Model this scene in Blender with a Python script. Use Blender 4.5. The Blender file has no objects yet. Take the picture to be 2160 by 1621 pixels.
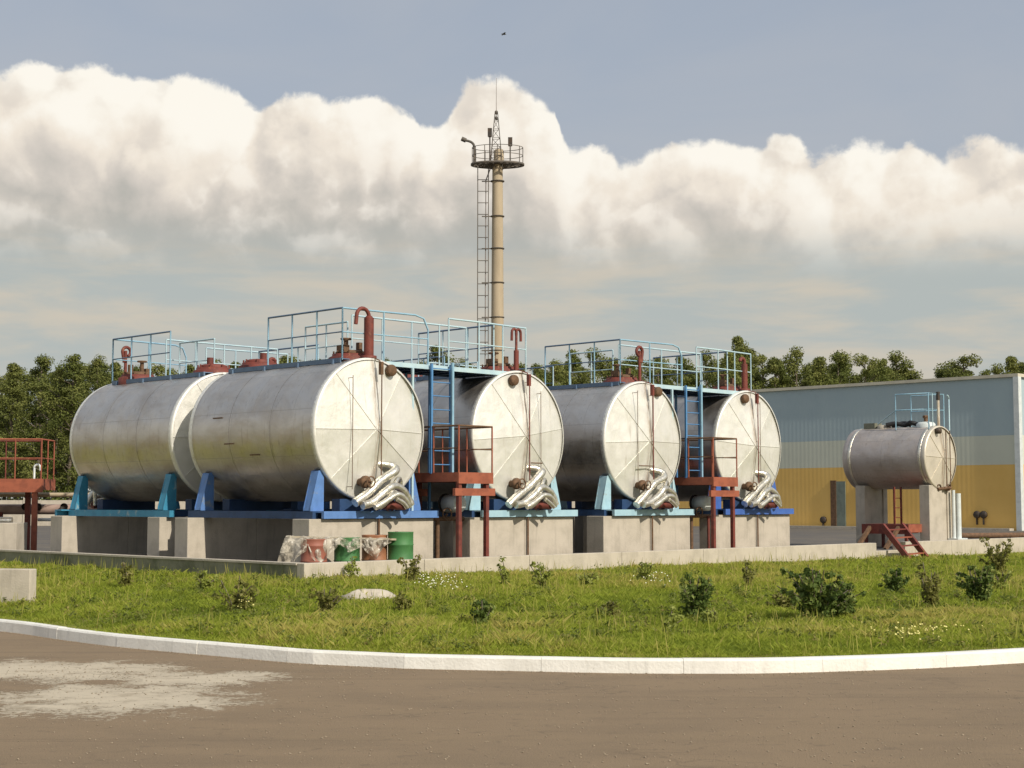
import bpy, math, random
import numpy as np
from mathutils import Vector
random.seed(7); rng = np.random.default_rng(7)
scene = bpy.context.scene
COL = scene.collection
R = math.radians
# ------------------------------------------------------------------ camera
F = 3250.0; EYE = 1.85; PITCH = math.atan((1058-810.5)/F)
cam = bpy.data.cameras.new('camera'); camo = bpy.data.objects.new('camera', cam); COL.objects.link(camo)
camo.location = (0, 0, EYE); camo.rotation_euler = (math.pi/2+PITCH, 0, 0)
cam.sensor_width = 36; cam.lens = F/2160*36; cam.clip_end = 4000; cam.clip_start = .1
scene.camera = camo
A = R(45.5)                                   # heading of the tank rows
UX, UY = math.cos(A), math.sin(A)             # along the row of discs
NX, NY = math.sin(A), -math.cos(A)            # the way the discs face
OX, OY = -2.99, 32.3                          # first tank's front disc
def at(px, py, Y):                            # photo pixel at depth Y -> world
    dx = px-1080; dy = 810.5-py
    v = Vector((dx, F*math.cos(PITCH)-dy*math.sin(PITCH), F*math.sin(PITCH)+dy*math.cos(PITCH)))
    v *= Y/v.y
    return Vector((v.x, v.y, v.z+EYE))
def W(u, y, z=0.0, ox=OX, oy=OY):             # tank frame -> world
    return Vector((ox+u*UX-y*NX, oy+u*UY-y*NY, z+YARD))
YARD = .35
# ------------------------------------------------------------------ light
def lin(r, g, b):
    f = lambda c: (c/255/12.92) if c/255 <= .04045 else ((c/255+.055)/1.055)**2.4
    return (f(r), f(g), f(b), 1)
SUN_EL = R(37)
SAZ = R(-3)
sh = Vector((NX*math.cos(SAZ)+UX*math.sin(SAZ), NY*math.cos(SAZ)+UY*math.sin(SAZ), 0)).normalized()
sdir = Vector((sh.x*math.cos(SUN_EL), sh.y*math.cos(SUN_EL), math.sin(SUN_EL)))
sl = bpy.data.lights.new('sun', 'SUN'); slo = bpy.data.objects.new('sun', sl); COL.objects.link(slo)
sl.energy = 3.9; sl.angle = R(.6); sl.color = (1, .92, .79)
slo.rotation_euler = sdir.to_track_quat('Z', 'Y').to_euler(); slo.location = (0, 0, 60)
scene.view_settings.view_transform = 'Standard'; scene.view_settings.look = 'None'
scene.cycles.max_bounces = 6; scene.cycles.diffuse_bounces = 3; scene.cycles.glossy_bounces = 3; scene.cycles.transmission_bounces = 3; scene.cycles.transparent_max_bounces = 6
scene.cycles.caustics_reflective = False; scene.cycles.caustics_refractive = False
scene.view_settings.exposure = 0; scene.view_settings.gamma = 1

class NT:                                      # tiny node helper
    def __init__(s, tree): s.t = tree; s.n = tree.nodes; s.l = tree.links
    def node(s, typ, **kw):
        n = s.n.new(typ)
        for k, v in kw.items(): setattr(n, k, v)
        return n
    def put(s, sock, v):
        if isinstance(v, bpy.types.NodeSocket): s.l.new(v, sock)
        elif v is not None: sock.default_value = v
    def math(s, op, a, b=None, c=None, clamp=False):
        n = s.n.new('ShaderNodeMath'); n.operation = op; n.use_clamp = clamp
        s.put(n.inputs[0], a)
        if b is not None: s.put(n.inputs[1], b)
        if c is not None: s.put(n.inputs[2], c)
        return n.outputs[0]
    def smooth(s, x, a, b, lo=0.0, hi=1.0):
        n = s.n.new('ShaderNodeMapRange'); n.interpolation_type = 'SMOOTHSTEP'
        s.put(n.inputs[0], x); n.inputs[1].default_value = a; n.inputs[2].default_value = b
        n.inputs[3].default_value = lo; n.inputs[4].default_value = hi
        return n.outputs[0]
    def noise(s, vec, scale, detail=4, rough=.5, dist=0):
        n = s.n.new('ShaderNodeTexNoise'); s.put(n.inputs['Vector'], vec)
        n.inputs['Scale'].default_value = scale; n.inputs['Detail'].default_value = detail
        n.inputs['Roughness'].default_value = rough; n.inputs['Distortion'].default_value = dist
        return n.outputs['Fac']
    def mix(s, f, a, b, mode='MIX'):
        n = s.n.new('ShaderNodeMix'); n.data_type = 'RGBA'; n.blend_type = mode
        s.put(n.inputs[0], f); s.put(n.inputs[6], a); s.put(n.inputs[7], b)
        return n.outputs[2]
    def vmul(s, vec, xyz):
        n = s.n.new('ShaderNodeVectorMath'); n.operation = 'MULTIPLY'
        s.put(n.inputs[0], vec); n.inputs[1].default_value = xyz
        return n.outputs[0]

world = bpy.data.worlds.new('World'); scene.world = world; world.use_nodes = True
def build_world():
    t = NT(world.node_tree); t.n.clear()
    out = t.node('ShaderNodeOutputWorld'); bg = t.node('ShaderNodeBackground')
    sky = t.node('ShaderNodeTexSky'); sky.sky_type = 'NISHITA'; sky.sun_disc = False
    sky.sun_elevation = SUN_EL; sky.sun_rotation = math.atan2(sh.x, sh.y)
    sky.air_density = 1.0; sky.dust_density = 2.0; sky.ozone_density = 1.0
    skyc = t.mix(1.0, sky.outputs[0], (.085, .085, .085, 1), 'MULTIPLY')
    d = t.node('ShaderNodeTexCoord').outputs['Generated']
    sp = t.node('ShaderNodeSeparateXYZ'); t.l.new(d, sp.inputs[0])
    az = t.math('ARCTAN2', sp.outputs[0], sp.outputs[1])
    el = t.math('ARCSINE', sp.outputs[2])
    prof = [(-400, 140), (0, 150), (120, 140), (250, 146), (330, 160), (440, 172), (490, 195), (530, 222), (575, 208),
            (640, 196), (700, 190), (760, 182), (815, 172), (860, 185), (900, 222), (935, 224), (960, 190), (1000, 168),
            (1060, 166), (1120, 188), (1160, 205), (1178, 225), (1188, 280), (1206, 312), (1250, 316), (1310, 340), (1350, 330),
            (1390, 296), (1480, 290), (1560, 288), (1640, 288), (1690, 296), (1730, 325), (1800, 322), (1900, 312), (2000, 318),
            (2080, 298), (2160, 292), (2600, 270)]
    cx_ = [-400, 0, 100, 422, 490, 560, 620, 675, 800, 900, 940, 1000, 1060, 1120, 1165, 1200, 1250, 1350, 1434, 1650, 1900, 2030, 2160, 2600]
    cy_ = [30, 34, 20, 8, -20, -42, -25, 12, -8, -15, -40, -58, -58, -45, -25, -20, -45, -35, -26, -38, -34, -10, 5, 0]
    prof = [(x, y+np.interp(x, cx_, cy_)) for x, y in prof]
    fc = t.node('ShaderNodeFloatCurve'); cv = fc.mapping.curves[0]
    pts = [((math.atan((x-1080)/F)+.6)/1.2, ((1058-y)/F)/.4) for x, y in prof]
    cv.points[0].location = (0, .6); cv.points[1].location = (1, .62)
    for p in pts: cv.points.new(*p)
    for p in cv.points: p.handle_type = 'AUTO'
    fc.mapping.update()
    t.l.new(t.math('DIVIDE', t.math('ADD', az, .6), 1.2, clamp=True), fc.inputs['Value'])
    top = t.math('MULTIPLY', fc.outputs[0], .4)
    def billow(off):
        v = t.node('ShaderNodeVectorMath', operation='ADD'); t.l.new(d, v.inputs[0]); v.inputs[1].default_value = off
        wz = t.node('ShaderNodeTexNoise'); wz.inputs['Scale'].default_value = 16; wz.inputs['Detail'].default_value = 5; wz.inputs['Roughness'].default_value = .55; t.l.new(v.outputs[0], wz.inputs['Vector'])
        w = t.node('ShaderNodeVectorMath', operation='ADD'); t.l.new(v.outputs[0], w.inputs[0]); t.l.new(t.vmul(wz.outputs['Color'], (.05, .05, .05)), w.inputs[1])
        acc = None
        for sc, am in ((10, .52), (23, .30), (56, .10)):
            vo = t.node('ShaderNodeTexVoronoi'); vo.feature = 'F1'; vo.inputs['Scale'].default_value = sc
            t.l.new(w.outputs[0], vo.inputs['Vector']); q_ = t.math('MULTIPLY', t.math('MULTIPLY', vo.outputs['Distance'], vo.outputs['Distance']), -am*1.3)
            acc = q_ if acc is None else t.math('ADD', acc, q_)
        return t.math('ADD', acc, t.math('MULTIPLY', wz.outputs['Fac'], .55))
    b0 = billow((0, 0, 0)); b1 = billow((.012, 0, .011))
    relief = t.math('SUBTRACT', b0, b1)
    n1 = t.noise(d, 40, 8, .6, .2)
    n2 = t.noise(d, 9, 5, .5, .2)
    disp = t.math('ADD', t.math('MULTIPLY', t.math('ADD', b0, .02), .030), t.math('MULTIPLY', t.math('SUBTRACT', n1, .5), .024))
    depth = t.math('SUBTRACT', t.math('ADD', top, disp), t.math('ADD', el, .0095))          # >0 inside the cloud bank
    mask = t.smooth(depth, -.0022, .0042)
    q = t.math('ADD', depth, t.math('MULTIPLY', t.math('SUBTRACT', n2, .5), .10))
    q = t.math('ADD', q, t.math('MULTIPLY', b0, -.05))
    q = t.math('ADD', t.math('ADD', q, t.math('MULTIPLY', relief, -.10)), t.math('ADD', .008, t.math('MULTIPLY', t.math('SUBTRACT', n1, .5), .03)))
    q = t.math('ADD', q, t.smooth(az, -.16, -.34, 0, .014))
    ccol = t.mix(t.smooth(q, .012, .055), lin(253, 248, 237), lin(240, 230, 216))
    ccol = t.mix(t.smooth(q, .045, .095), ccol, lin(217, 209, 199))
    ccol = t.mix(t.smooth(q, .075, .135), ccol, lin(182, 180, 173))
    ccol = t.mix(t.math('MULTIPLY', t.smooth(relief, .0, .16, 0, .42), t.smooth(q, .13, .07)), ccol, lin(253, 248, 238))
    ccol = t.mix(t.math('MULTIPLY', t.smooth(relief, 0, -.17, 0, .24), t.smooth(q, .15, .08)), ccol, lin(196, 190, 184))
    # hazy layers below the bank
    st = t.noise(t.vmul(d, (1, 1, 5.5)), 7, 6, .55, .3)
    haze = t.mix(t.smooth(st, .40, .66), lin(179, 186, 184), lin(203, 196, 182))
    haze = t.mix(t.smooth(el, .0, .10, .55, 0), haze, lin(196, 197, 188))
    ccol = t.mix(t.smooth(el, .135, .19), haze, ccol)
    # thin veil over the blue
    veil = t.math('MULTIPLY', t.smooth(t.noise(t.vmul(d, (1, 1, 2.2)), 4, 5, .55, .5), .36, .7), .35)
    blue = t.mix(.76, skyc, lin(176, 185, 198))
    blue = t.mix(t.math('MULTIPLY', t.smooth(el, .30, .20), .30), blue, lin(184, 187, 190))
    blue = t.mix(veil, blue, lin(186, 188, 192))
    col = t.mix(mask, blue, ccol)
    # below the horizon
    col = t.mix(t.smooth(el, -.02, -.002), (.12, .11, .08, 1), col)
    t.l.new(col, bg.inputs[0]); bg.inputs[1].default_value = 1.0
    t.l.new(bg.outputs[0], out.inputs[0])
build_world()

# ------------------------------------------------------------------ materials
MATS = {}
def mat(name, col, rough=.6, metal=0.0, col2=None, nscale=3, bump=0.0, bscale=25, lo=.4, hi=.65, stain=None, sscale=1.5, slo=.58, shi=.72, stretch=(1, 1, 1), rvar=0.0):
    if name in MATS: return MATS[name]
    m = bpy.data.materials.new(name); m.use_nodes = True; t = NT(m.node_tree)
    b = t.n['Principled BSDF']; b.inputs['Roughness'].default_value = rough; b.inputs['Metallic'].default_value = metal
    oc = t.node('ShaderNodeTexCoord').outputs['Object']
    v = t.vmul(oc, stretch)
    c = (*col, 1)
    c = t.mix(t.smooth(t.noise(v, nscale, 6, .6), lo, hi), c, (*(col2 or tuple(x*.78 for x in col)), 1))
    if stain: c = t.mix(t.smooth(t.noise(v, sscale, 8, .65, .4), slo, shi), c, (*stain, 1))
    if 'concrete' in name or 'kerb' in name:
        dr = t.smooth(t.noise(t.vmul(oc, (5, 5, .45)), 1.6, 7, .65, .2), .52, .76); c = t.mix(t.math('MULTIPLY', dr, .42), c, (*[x*.52 for x in col], 1))
        pt = t.smooth(t.noise(oc, 26, 4, .7), .62, .72); c = t.mix(t.math('MULTIPLY', pt, .5), c, (*[x*.45 for x in col], 1))
    t.put(b.inputs['Base Color'], c)
    if rvar: t.put(b.inputs['Roughness'], t.smooth(t.noise(v, nscale*2, 4), .3, .7, max(.05, rough-rvar), min(1, rough+rvar)))
    if bump:
        bn = t.node('ShaderNodeBump'); bn.inputs['Strength'].default_value = bump; bn.inputs['Distance'].default_value = .02
        t.l.new(t.noise(oc, bscale, 6, .6), bn.inputs['Height']); t.l.new(bn.outputs[0], b.inputs['Normal'])
    MATS[name] = m; return m

M_concrete = mat('concrete', (.55, .49, .40), .9, 0, (.46, .41, .33), 2.2, .35, 30, stain=(.30, .26, .20), sscale=1.3, slo=.6, shi=.78)
M_kerb = mat('painted_kerb', (.88, .86, .79), .8, 0, (.80, .78, .71), 2.5, .4, 30, stain=(.42, .36, .28), sscale=3.0, slo=.66, shi=.8)
M_blue = mat('mid_blue_paint', (.12, .25, .55), .5, 0, (.10, .21, .46), 4, .1, 30, stain=(.25, .30, .36), sscale=4.5, slo=.56, shi=.70)
M_dblue = mat('dark_blue_paint', (.025, .065, .16), .55, 0, (.02, .05, .12), 4, .1, 30)
M_teal = mat('teal_blue_paint', (.05, .27, .42), .5, 0, (.04, .22, .36), 4, .1, 30, stain=(.3, .4, .42), sscale=4.5, slo=.56, shi=.70)
M_lblue = mat('pale_blue_paint', (.40, .60, .68), .55, 0, (.34, .53, .62), 4, .1, 30, stain=(.35, .33, .28), sscale=4.5, slo=.56, shi=.70)
M_sblue = mat('strong_blue_paint', (.06, .15, .47), .5, 0, (.05, .12, .40), 4, .1, 30, stain=(.2, .2, .25), sscale=4.5, slo=.56, shi=.70)
M_rail = mat('railing_blue_paint', (.30, .50, .62), .5, 0, (.24, .42, .56), 4)
M_railw = mat('railing_pale_paint', (.50, .66, .70), .5, 0, (.42, .58, .66), 4)
M_raild = mat('railing_grey_blue_paint', (.13, .20, .30), .5, 0, (.10, .16, .25), 4)
M_ladb = mat('ladder_blue_paint', (.10, .27, .52), .5, 0, (.08, .22, .45), 4)
M_red = mat('red_oxide_primer', (.20, .045, .030), .65, 0, (.13, .032, .024), 5, .2, 40, stain=(.30, .12, .06), sscale=4, slo=.6, shi=.75)
M_orange = mat('orange_primer', (.36, .105, .055), .7, 0, (.27, .078, .042), 5, .2, 40, stain=(.22, .07, .04), sscale=4, slo=.62, shi=.76)
M_dark = mat('dark_steel', (.05, .045, .04), .6, .3, (.09, .06, .04), 8)
M_rust = mat('rusty_brown', (.13, .075, .04), .8, .1, (.20, .11, .06), 10)
M_white = mat('white_paint', (.72, .76, .74), .5, 0, (.62, .66, .64), 4)
M_black = mat('black_rubber', (.015, .015, .016), .6)
M_mast = mat('mast_cream_paint', (.50, .41, .28), .8, 0, (.41, .33, .22), 1.5, .1, 20, stain=(.25, .19, .12), sscale=1.2, slo=.62, shi=.8, stretch=(1, 1, .2))
M_mastd = mat('mast_steel', (.11, .10, .085), .7, .1, (.16, .13, .10), 6)
M_spike = mat('antenna_grey', (.34, .30, .28), .6, .1)

def foil():
    m = mat('foil_cladding', (.82, .78, .68), .33, .85, (.66, .62, .52), 5); t = NT(m.node_tree); b = t.n['Principled BSDF']
    oc = t.node('ShaderNodeTexCoord').outputs['Object']
    bn = t.node('ShaderNodeBump'); bn.inputs['Strength'].default_value = .4; bn.inputs['Distance'].default_value = .04
    t.l.new(t.noise(oc, 9, 5, .6, .8), bn.inputs['Height']); t.l.new(bn.outputs[0], b.inputs['Normal'])
    return m
M_foil = foil()

def tank_metal(name, r, c1, c2, seam=1.42, off=0.0, rough=.36):
    m = bpy.data.materials.new(name); m.use_nodes = True; t = NT(m.node_tree); b = t.n['Principled BSDF']
    oc = t.node('ShaderNodeTexCoord').outputs['Object']
    sp = t.node('ShaderNodeSeparateXYZ'); t.l.new(oc, sp.inputs[0])
    th = t.math('ARCTAN2', sp.outputs[0], t.math('SUBTRACT', sp.outputs[2], r))     # shell object origin at its bottom line
    cm = t.node('ShaderNodeCombineXYZ'); t.put(cm.inputs[0], t.math('ADD', sp.outputs[1], off)); t.put(cm.inputs[1], t.math('MULTIPLY', th, r))
    br = t.node('ShaderNodeTexBrick'); t.l.new(cm.outputs[0], br.inputs['Vector'])
    br.inputs['Scale'].default_value = 1; br.inputs['Brick Width'].default_value = seam; br.inputs['Row Height'].default_value = .98
    br.inputs['Mortar Size'].default_value = .007; br.inputs['Mortar Smooth'].default_value = .3; br.offset = .5
    br.inputs['Color1'].default_value = (*c1, 1); br.inputs['Color2'].default_value = (*c2, 1)
    br.inputs['Mortar'].default_value = tuple(x*.74 for x in c1)+(1,)
    ms = t.smooth(t.noise(t.vmul(oc, (1, .6, 1)), 1.4, 8, .65, .5), .35, .72)
    c = t.mix(t.math('MULTIPLY', ms, .6), br.outputs['Color'], (c1[0]*.62, c1[1]*.56, c1[2]*.50, 1))
    drip = t.smooth(t.noise(t.vmul(oc, (6, 6, .35)), 2.2, 6, .6), .55, .75)
    c = t.mix(t.math('MULTIPLY', drip, .35), c, (.20, .16, .12, 1))
    t.put(b.inputs['Base Color'], c)
    b.inputs['Metallic'].default_value = .88
    t.put(b.inputs['Roughness'], t.smooth(t.noise(oc, 3, 5, .6), .3, .7, rough-.05, rough+.12))
    h = t.math('ADD', t.math('MULTIPLY', t.noise(t.vmul(oc, (1, .45, 1)), 1.6, 4, .5), 1.0), t.math('MULTIPLY', br.outputs['Fac'], -.12))
    bn = t.node('ShaderNodeBump'); bn.inputs['Strength'].default_value = .35; bn.inputs['Distance'].default_value = .05
    t.l.new(h, bn.inputs['Height']); t.l.new(bn.outputs[0], b.inputs['Normal'])
    return m
M_shell = tank_metal('galvanised_cladding', 1.5, (.66, .62, .57), (.62, .585, .54))
M_shell5 = tank_metal('weathered_small_tank_cladding', .98, (.66, .60, .55), (.61, .55, .51), 1.2, .3, .55)

def cap_mat(name, c1, c2):
    m = bpy.data.materials.new(name); m.use_nodes = True; t = NT(m.node_tree); b = t.n['Principled BSDF']
    oc = t.node('ShaderNodeTexCoord').outputs['Object']
    oi = t.node('ShaderNodeObjectInfo').outputs['Random']
    ad = t.node('ShaderNodeVectorMath', operation='ADD'); t.l.new(oc, ad.inputs[0])
    cx = t.node('ShaderNodeCombineXYZ'); t.put(cx.inputs[0], t.math('MULTIPLY', oi, 37)); t.l.new(cx.outputs[0], ad.inputs[1])
    v = ad.outputs[0]
    c = t.mix(t.smooth(t.noise(v, 1.3, 6, .6, .3), .35, .7), (*c1, 1), (*c2, 1))
    drip = t.smooth(t.noise(t.vmul(v, (7, 1, .5)), 1.6, 7, .65, .2), .56, .78)
    c = t.mix(t.math('MULTIPLY', drip, .5), c, (.42, .33, .22, 1))
    sp = t.node('ShaderNodeSeparateXYZ'); t.l.new(oc, sp.inputs[0])        # rust run down the middle
    run = t.math('MULTIPLY', t.smooth(t.math('ABSOLUTE', t.math('SUBTRACT', sp.outputs[0], .08)), .16, .0), t.smooth(t.noise(t.vmul(v, (9, 1, 1.2)), 2, 6, .6), .38, .62))
    c = t.mix(t.math('MULTIPLY', run, .65), c, (.36, .24, .14, 1))
    t.put(b.inputs['Base Color'], c); b.inputs['Metallic'].default_value = .42
    t.put(b.inputs['Roughness'], t.smooth(t.noise(v, 4, 5, .6), .3, .7, .36, .55))
    bn = t.node('ShaderNodeBump'); bn.inputs['Strength'].default_value = .4; bn.inputs['Distance'].default_value = .04
    t.l.new(t.noise(v, 2.6, 4, .5, .3), bn.inputs['Height']); t.l.new(bn.outputs[0], b.inputs['Normal'])
    return m
M_cap = cap_mat('pale_end_cladding', (.90, .88, .82), (.78, .77, .69))
M_cap5 = cap_mat('dull_end_cladding', (.76, .69, .57), (.66, .60, .50))

# ------------------------------------------------------------------ mesh builder
class MB:
    def __init__(s): s.v = []; s.f = []; s.sm = []
    def add(s, vs, fs, smooth=False):
        o = len(s.v); s.v += [tuple(p) for p in vs]
        for f in fs: s.f.append(tuple(i+o for i in f)); s.sm.append(smooth)
        return s
    def box(s, x0, x1, y0, y1, z0, z1):
        vs = [(x, y, z) for z in (z0, z1) for y in (y0, y1) for x in (x0, x1)]
        return s.add(vs, [(0, 2, 3, 1), (4, 5, 7, 6), (0, 1, 5, 4), (2, 6, 7, 3), (0, 4, 6, 2), (1, 3, 7, 5)])
    def bar(s, p, q, w, h=None):
        h = h or w; p = Vector(p); q = Vector(q); d = (q-p).normalized()
        up = Vector((0, 0, 1)) if abs(d.z) < .95 else Vector((0, 1, 0))
        a = d.cross(up).normalized()*w/2; b = a.cross(d).normalized()*h/2
        vs = [p-a-b, p+a-b, p+a+b, p-a+b, q-a-b, q+a-b, q+a+b, q-a+b]
        return s.add(vs, [(0, 1, 2, 3), (7, 6, 5, 4), (0, 4, 5, 1), (1, 5, 6, 2), (2, 6, 7, 3), (3, 7, 4, 0)])
    def tube(s, pts, r, seg=8, caps=True):
        pts = [Vector(p) for p in pts]; rs = r if isinstance(r, (list, tuple)) else [r]*len(pts)
        rings = []; prev = None
        for i, p in enumerate(pts):
            d = (pts[min(i+1, len(pts)-1)]-pts[max(i-1, 0)]).normalized()
            if prev is None:
                up = Vector((0, 0, 1)) if abs(d.z) < .9 else Vector((1, 0, 0))
                a = d.cross(up).normalized()
            else: a = (prev-d*prev.dot(d)).normalized()
            prev = a; b = d.cross(a)
            rings.append([p+(a*math.cos(k*2*math.pi/seg)+b*math.sin(k*2*math.pi/seg))*rs[i] for k in range(seg)])
        vs = [v for rg in rings for v in rg]
        fs = [(i*seg+k, i*seg+(k+1) % seg, (i+1)*seg+(k+1) % seg, (i+1)*seg+k) for i in range(len(pts)-1) for k in range(seg)]
        s.add(vs, fs, True)
        if caps: s.add(rings[0], [tuple(range(seg))[::-1]]); s.add(rings[-1], [tuple(range(seg))])
        return s
    def lathe(s, prof, c=(0, 0, 0), axis='z', seg=24, smooth=True):
        cx, cy, cz = c; vs = []
        for r, h in prof:
            for k in range(seg):
                t = 2*math.pi*k/seg; a, b = r*math.cos(t), r*math.sin(t)
                vs.append((cx+a, cy+b, cz+h) if axis == 'z' else (cx+a, cy+h, cz+b))
        fs = [(i*seg+k, i*seg+(k+1) % seg, (i+1)*seg+(k+1) % seg, (i+1)*seg+k) for i in range(len(prof)-1) for k in range(seg)]
        return s.add(vs, fs, smooth)
    def prism(s, poly, y0, y1):                # polygon in x-z pushed along y
        n = len(poly); vs = [(x, y0, z) for x, z in poly]+[(x, y1, z) for x, z in poly]
        return s.add(vs, [tuple(range(n)), tuple(range(n, 2*n))[::-1]]+[((i+1) % n, i, n+i, n+(i+1) % n) for i in range(n)])
    def build(s, name, m, parent=None, loc=None, rotz=None, bevel=0):
        me = bpy.data.meshes.new(name); me.from_pydata(s.v, [], s.f)
        me.polygons.foreach_set('use_smooth', s.sm); me.materials.append(m)
        me.validate(); me.update()
        import bmesh
        bm = bmesh.new(); bm.from_mesh(me); bmesh.ops.recalc_face_normals(bm, faces=bm.faces); bm.to_mesh(me); bm.free()
        o = bpy.data.objects.new(name, me); COL.objects.link(o)
        if parent: o.parent = parent
        if loc is not None: o.location = loc
        if rotz is not None: o.rotation_euler = (0, 0, rotz)
        if bevel:
            b = o.modifiers.new('bevel', 'BEVEL'); b.width = bevel; b.segments = 2; b.limit_method = 'ANGLE'
        return o
def tag(o, label, cat, group=None, kind=None):
    if label: o['label'] = label
    if cat: o['category'] = cat
    if group: o['group'] = group
    if kind: o['kind'] = kind
    return o
def thing(name, loc, rotz, label, cat, group=None):
    o = bpy.data.objects.new(name, None); COL.objects.link(o); o.empty_display_size = .3
    o.location = loc; o.rotation_euler = (0, 0, rotz); return tag(o, label, cat, group)
def struct(o): o['kind'] = 'structure'; return o
def npmesh(name, V, Fc, m, tint=None):
    me = bpy.data.meshes.new(name); nv, nf, k = len(V), len(Fc), Fc.shape[1]
    me.vertices.add(nv); me.vertices.foreach_set('co', V.astype(np.float32).ravel())
    me.loops.add(nf*k); me.loops.foreach_set('vertex_index', Fc.astype(np.int32).ravel())
    me.polygons.add(nf); me.polygons.foreach_set('loop_start', np.arange(0, nf*k, k, dtype=np.int32))
    me.polygons.foreach_set('loop_total', np.full(nf, k, dtype=np.int32))
    if tint is not None:
        at_ = me.attributes.new('tint', 'FLOAT', 'POINT'); at_.data.foreach_set('value', tint.astype(np.float32))
    me.materials.append(m); me.update(); me.validate()
    return me
def arc(c, r, a0, a1, n=8, plane='xz'):
    o = []
    for i in range(n+1):
        a = R(a0+(a1-a0)*i/n); x, z = r*math.cos(a), r*math.sin(a)
        o.append((c[0]+x, c[1], c[2]+z) if plane == 'xz' else (c[0], c[1]+x, c[2]+z))
    return o

# ------------------------------------------------------------------ kerb line, road, ground
kp = [(0, 1332), (120, 1349), (246, 1365), (440, 1383), (633, 1400), (760, 1406), (858, 1411), (1087, 1416), (1298, 1420.5),
      (1460, 1421.5), (1611, 1421), (1769, 1417), (1963, 1410), (2160, 1399)]
kw = []
for x, y in kp:
    v = at(x, y, 10) - Vector((0, 0, EYE)); v *= EYE/-v.z; kw.append((v.x, v.y))
kw = [(-420, 210), (-80, 60), (-30, 38), (-16, 29.5), (-10.6, 25)] + kw + [(8.6, 19.2), (12, 23), (18, 31), (60, 88), (420, 500)]
KX = [p[0] for p in kw]; KY = [p[1] for p in kw]
def catmull(P, n=6):
    out = []
    for i in range(len(P)-1):
        p0, p1, p2, p3 = [Vector((*P[min(max(j, 0), len(P)-1)], 0)) for j in (i-1, i, i+1, i+2)]
        for k in range(n):
            t = k/n
            out.append(.5*((2*p1)+(p2-p0)*t+(2*p0-5*p1+4*p2-p3)*t*t+(-p0+3*p1-3*p2+p3)*t**3))
    out.append(Vector((*P[-1], 0))); return out
# linear far parts, smooth middle
mid = catmull(kw[2:-2], 7)
kc = [Vector((*kw[0], 0)), Vector((*kw[1], 0))] + mid + [Vector((*kw[-2], 0)), Vector((*kw[-1], 0))]
def nrm(i):
    a = kc[max(i-1, 0)]; b = kc[min(i+1, len(kc)-1)]; d = (b-a).normalized(); return Vector((-d.y, d.x, 0))
CX, CY = -3.82, 28.5                              # corner of the low wall
def wallcoord(X, Y):                              # (along u, along back) from the wall corner
    dx, dy = X-CX, Y-CY
    return dx*UX+dy*UY, -(dx*NX+dy*NY)
kcx = np.array([p.x for p in kc]); kcy = np.array([p.y for p in kc])
def kerb_y(X): return np.interp(X, kcx, kcy)
def ground_z(X, Y):
    X = np.asarray(X, float); Y = np.asarray(Y, float)
    far = .385-.22*np.clip((X+3.8)/24, 0, 1)
    r = Y-kerb_y(X)
    wy = np.where(X > CX, CY+(X-CX)*UY/UX, CY+(CX-X)*UX/UY)
    s = np.clip((r-.12)/np.maximum(wy-kerb_y(X)-.3, 1.0), 0, 1)
    return .135+(far-.135)*s**.8

def grass_ground_mat():
    m = bpy.data.materials.new('grassy_earth'); m.use_nodes = True; t = NT(m.node_tree); b = t.n['Principled BSDF']
    oc = t.node('ShaderNodeTexCoord').outputs['Object']
    c = t.mix(t.smooth(t.noise(oc, 1.2, 8, .6), .4, .62), (.27, .30, .05, 1), (.33, .27, .10, 1))
    c = t.mix(t.smooth(t.noise(oc, 14, 5, .6), .5, .7), c, (.12, .14, .025, 1))
    t.put(b.inputs['Base Color'], c); b.inputs['Roughness'].default_value = 1; b.inputs['Specular IOR Level'].default_value = .1
    bn = t.node('ShaderNodeBump'); bn.inputs['Strength'].default_value = .8; bn.inputs['Distance'].default_value = .05
    t.l.new(t.noise(oc, 22, 5, .7), bn.inputs['Height']); t.l.new(bn.outputs[0], b.inputs['Normal'])
    return m
rows = [.12, .6, 1.2, 2, 3, 4, 5, 6, 7, 8, 9, 10, 11, 12, 13, 14, 15, 16, 18, 20, 23, 26, 30, 36, 45, 60, 90, 150, 300, 700, 1600]
g = MB(); GV = []
for p in kc:
    for r in rows:
        Y = p.y+r; GV.append((p.x, Y, float(ground_z(p.x, Y))))
nr = len(rows)
g.add(GV, [(i*nr+j, (i+1)*nr+j, (i+1)*nr+j+1, i*nr+j+1) for i in range(len(kc)-1) for j in range(nr-1)], True)
struct(g.build('ground', grass_ground_mat()))

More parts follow.
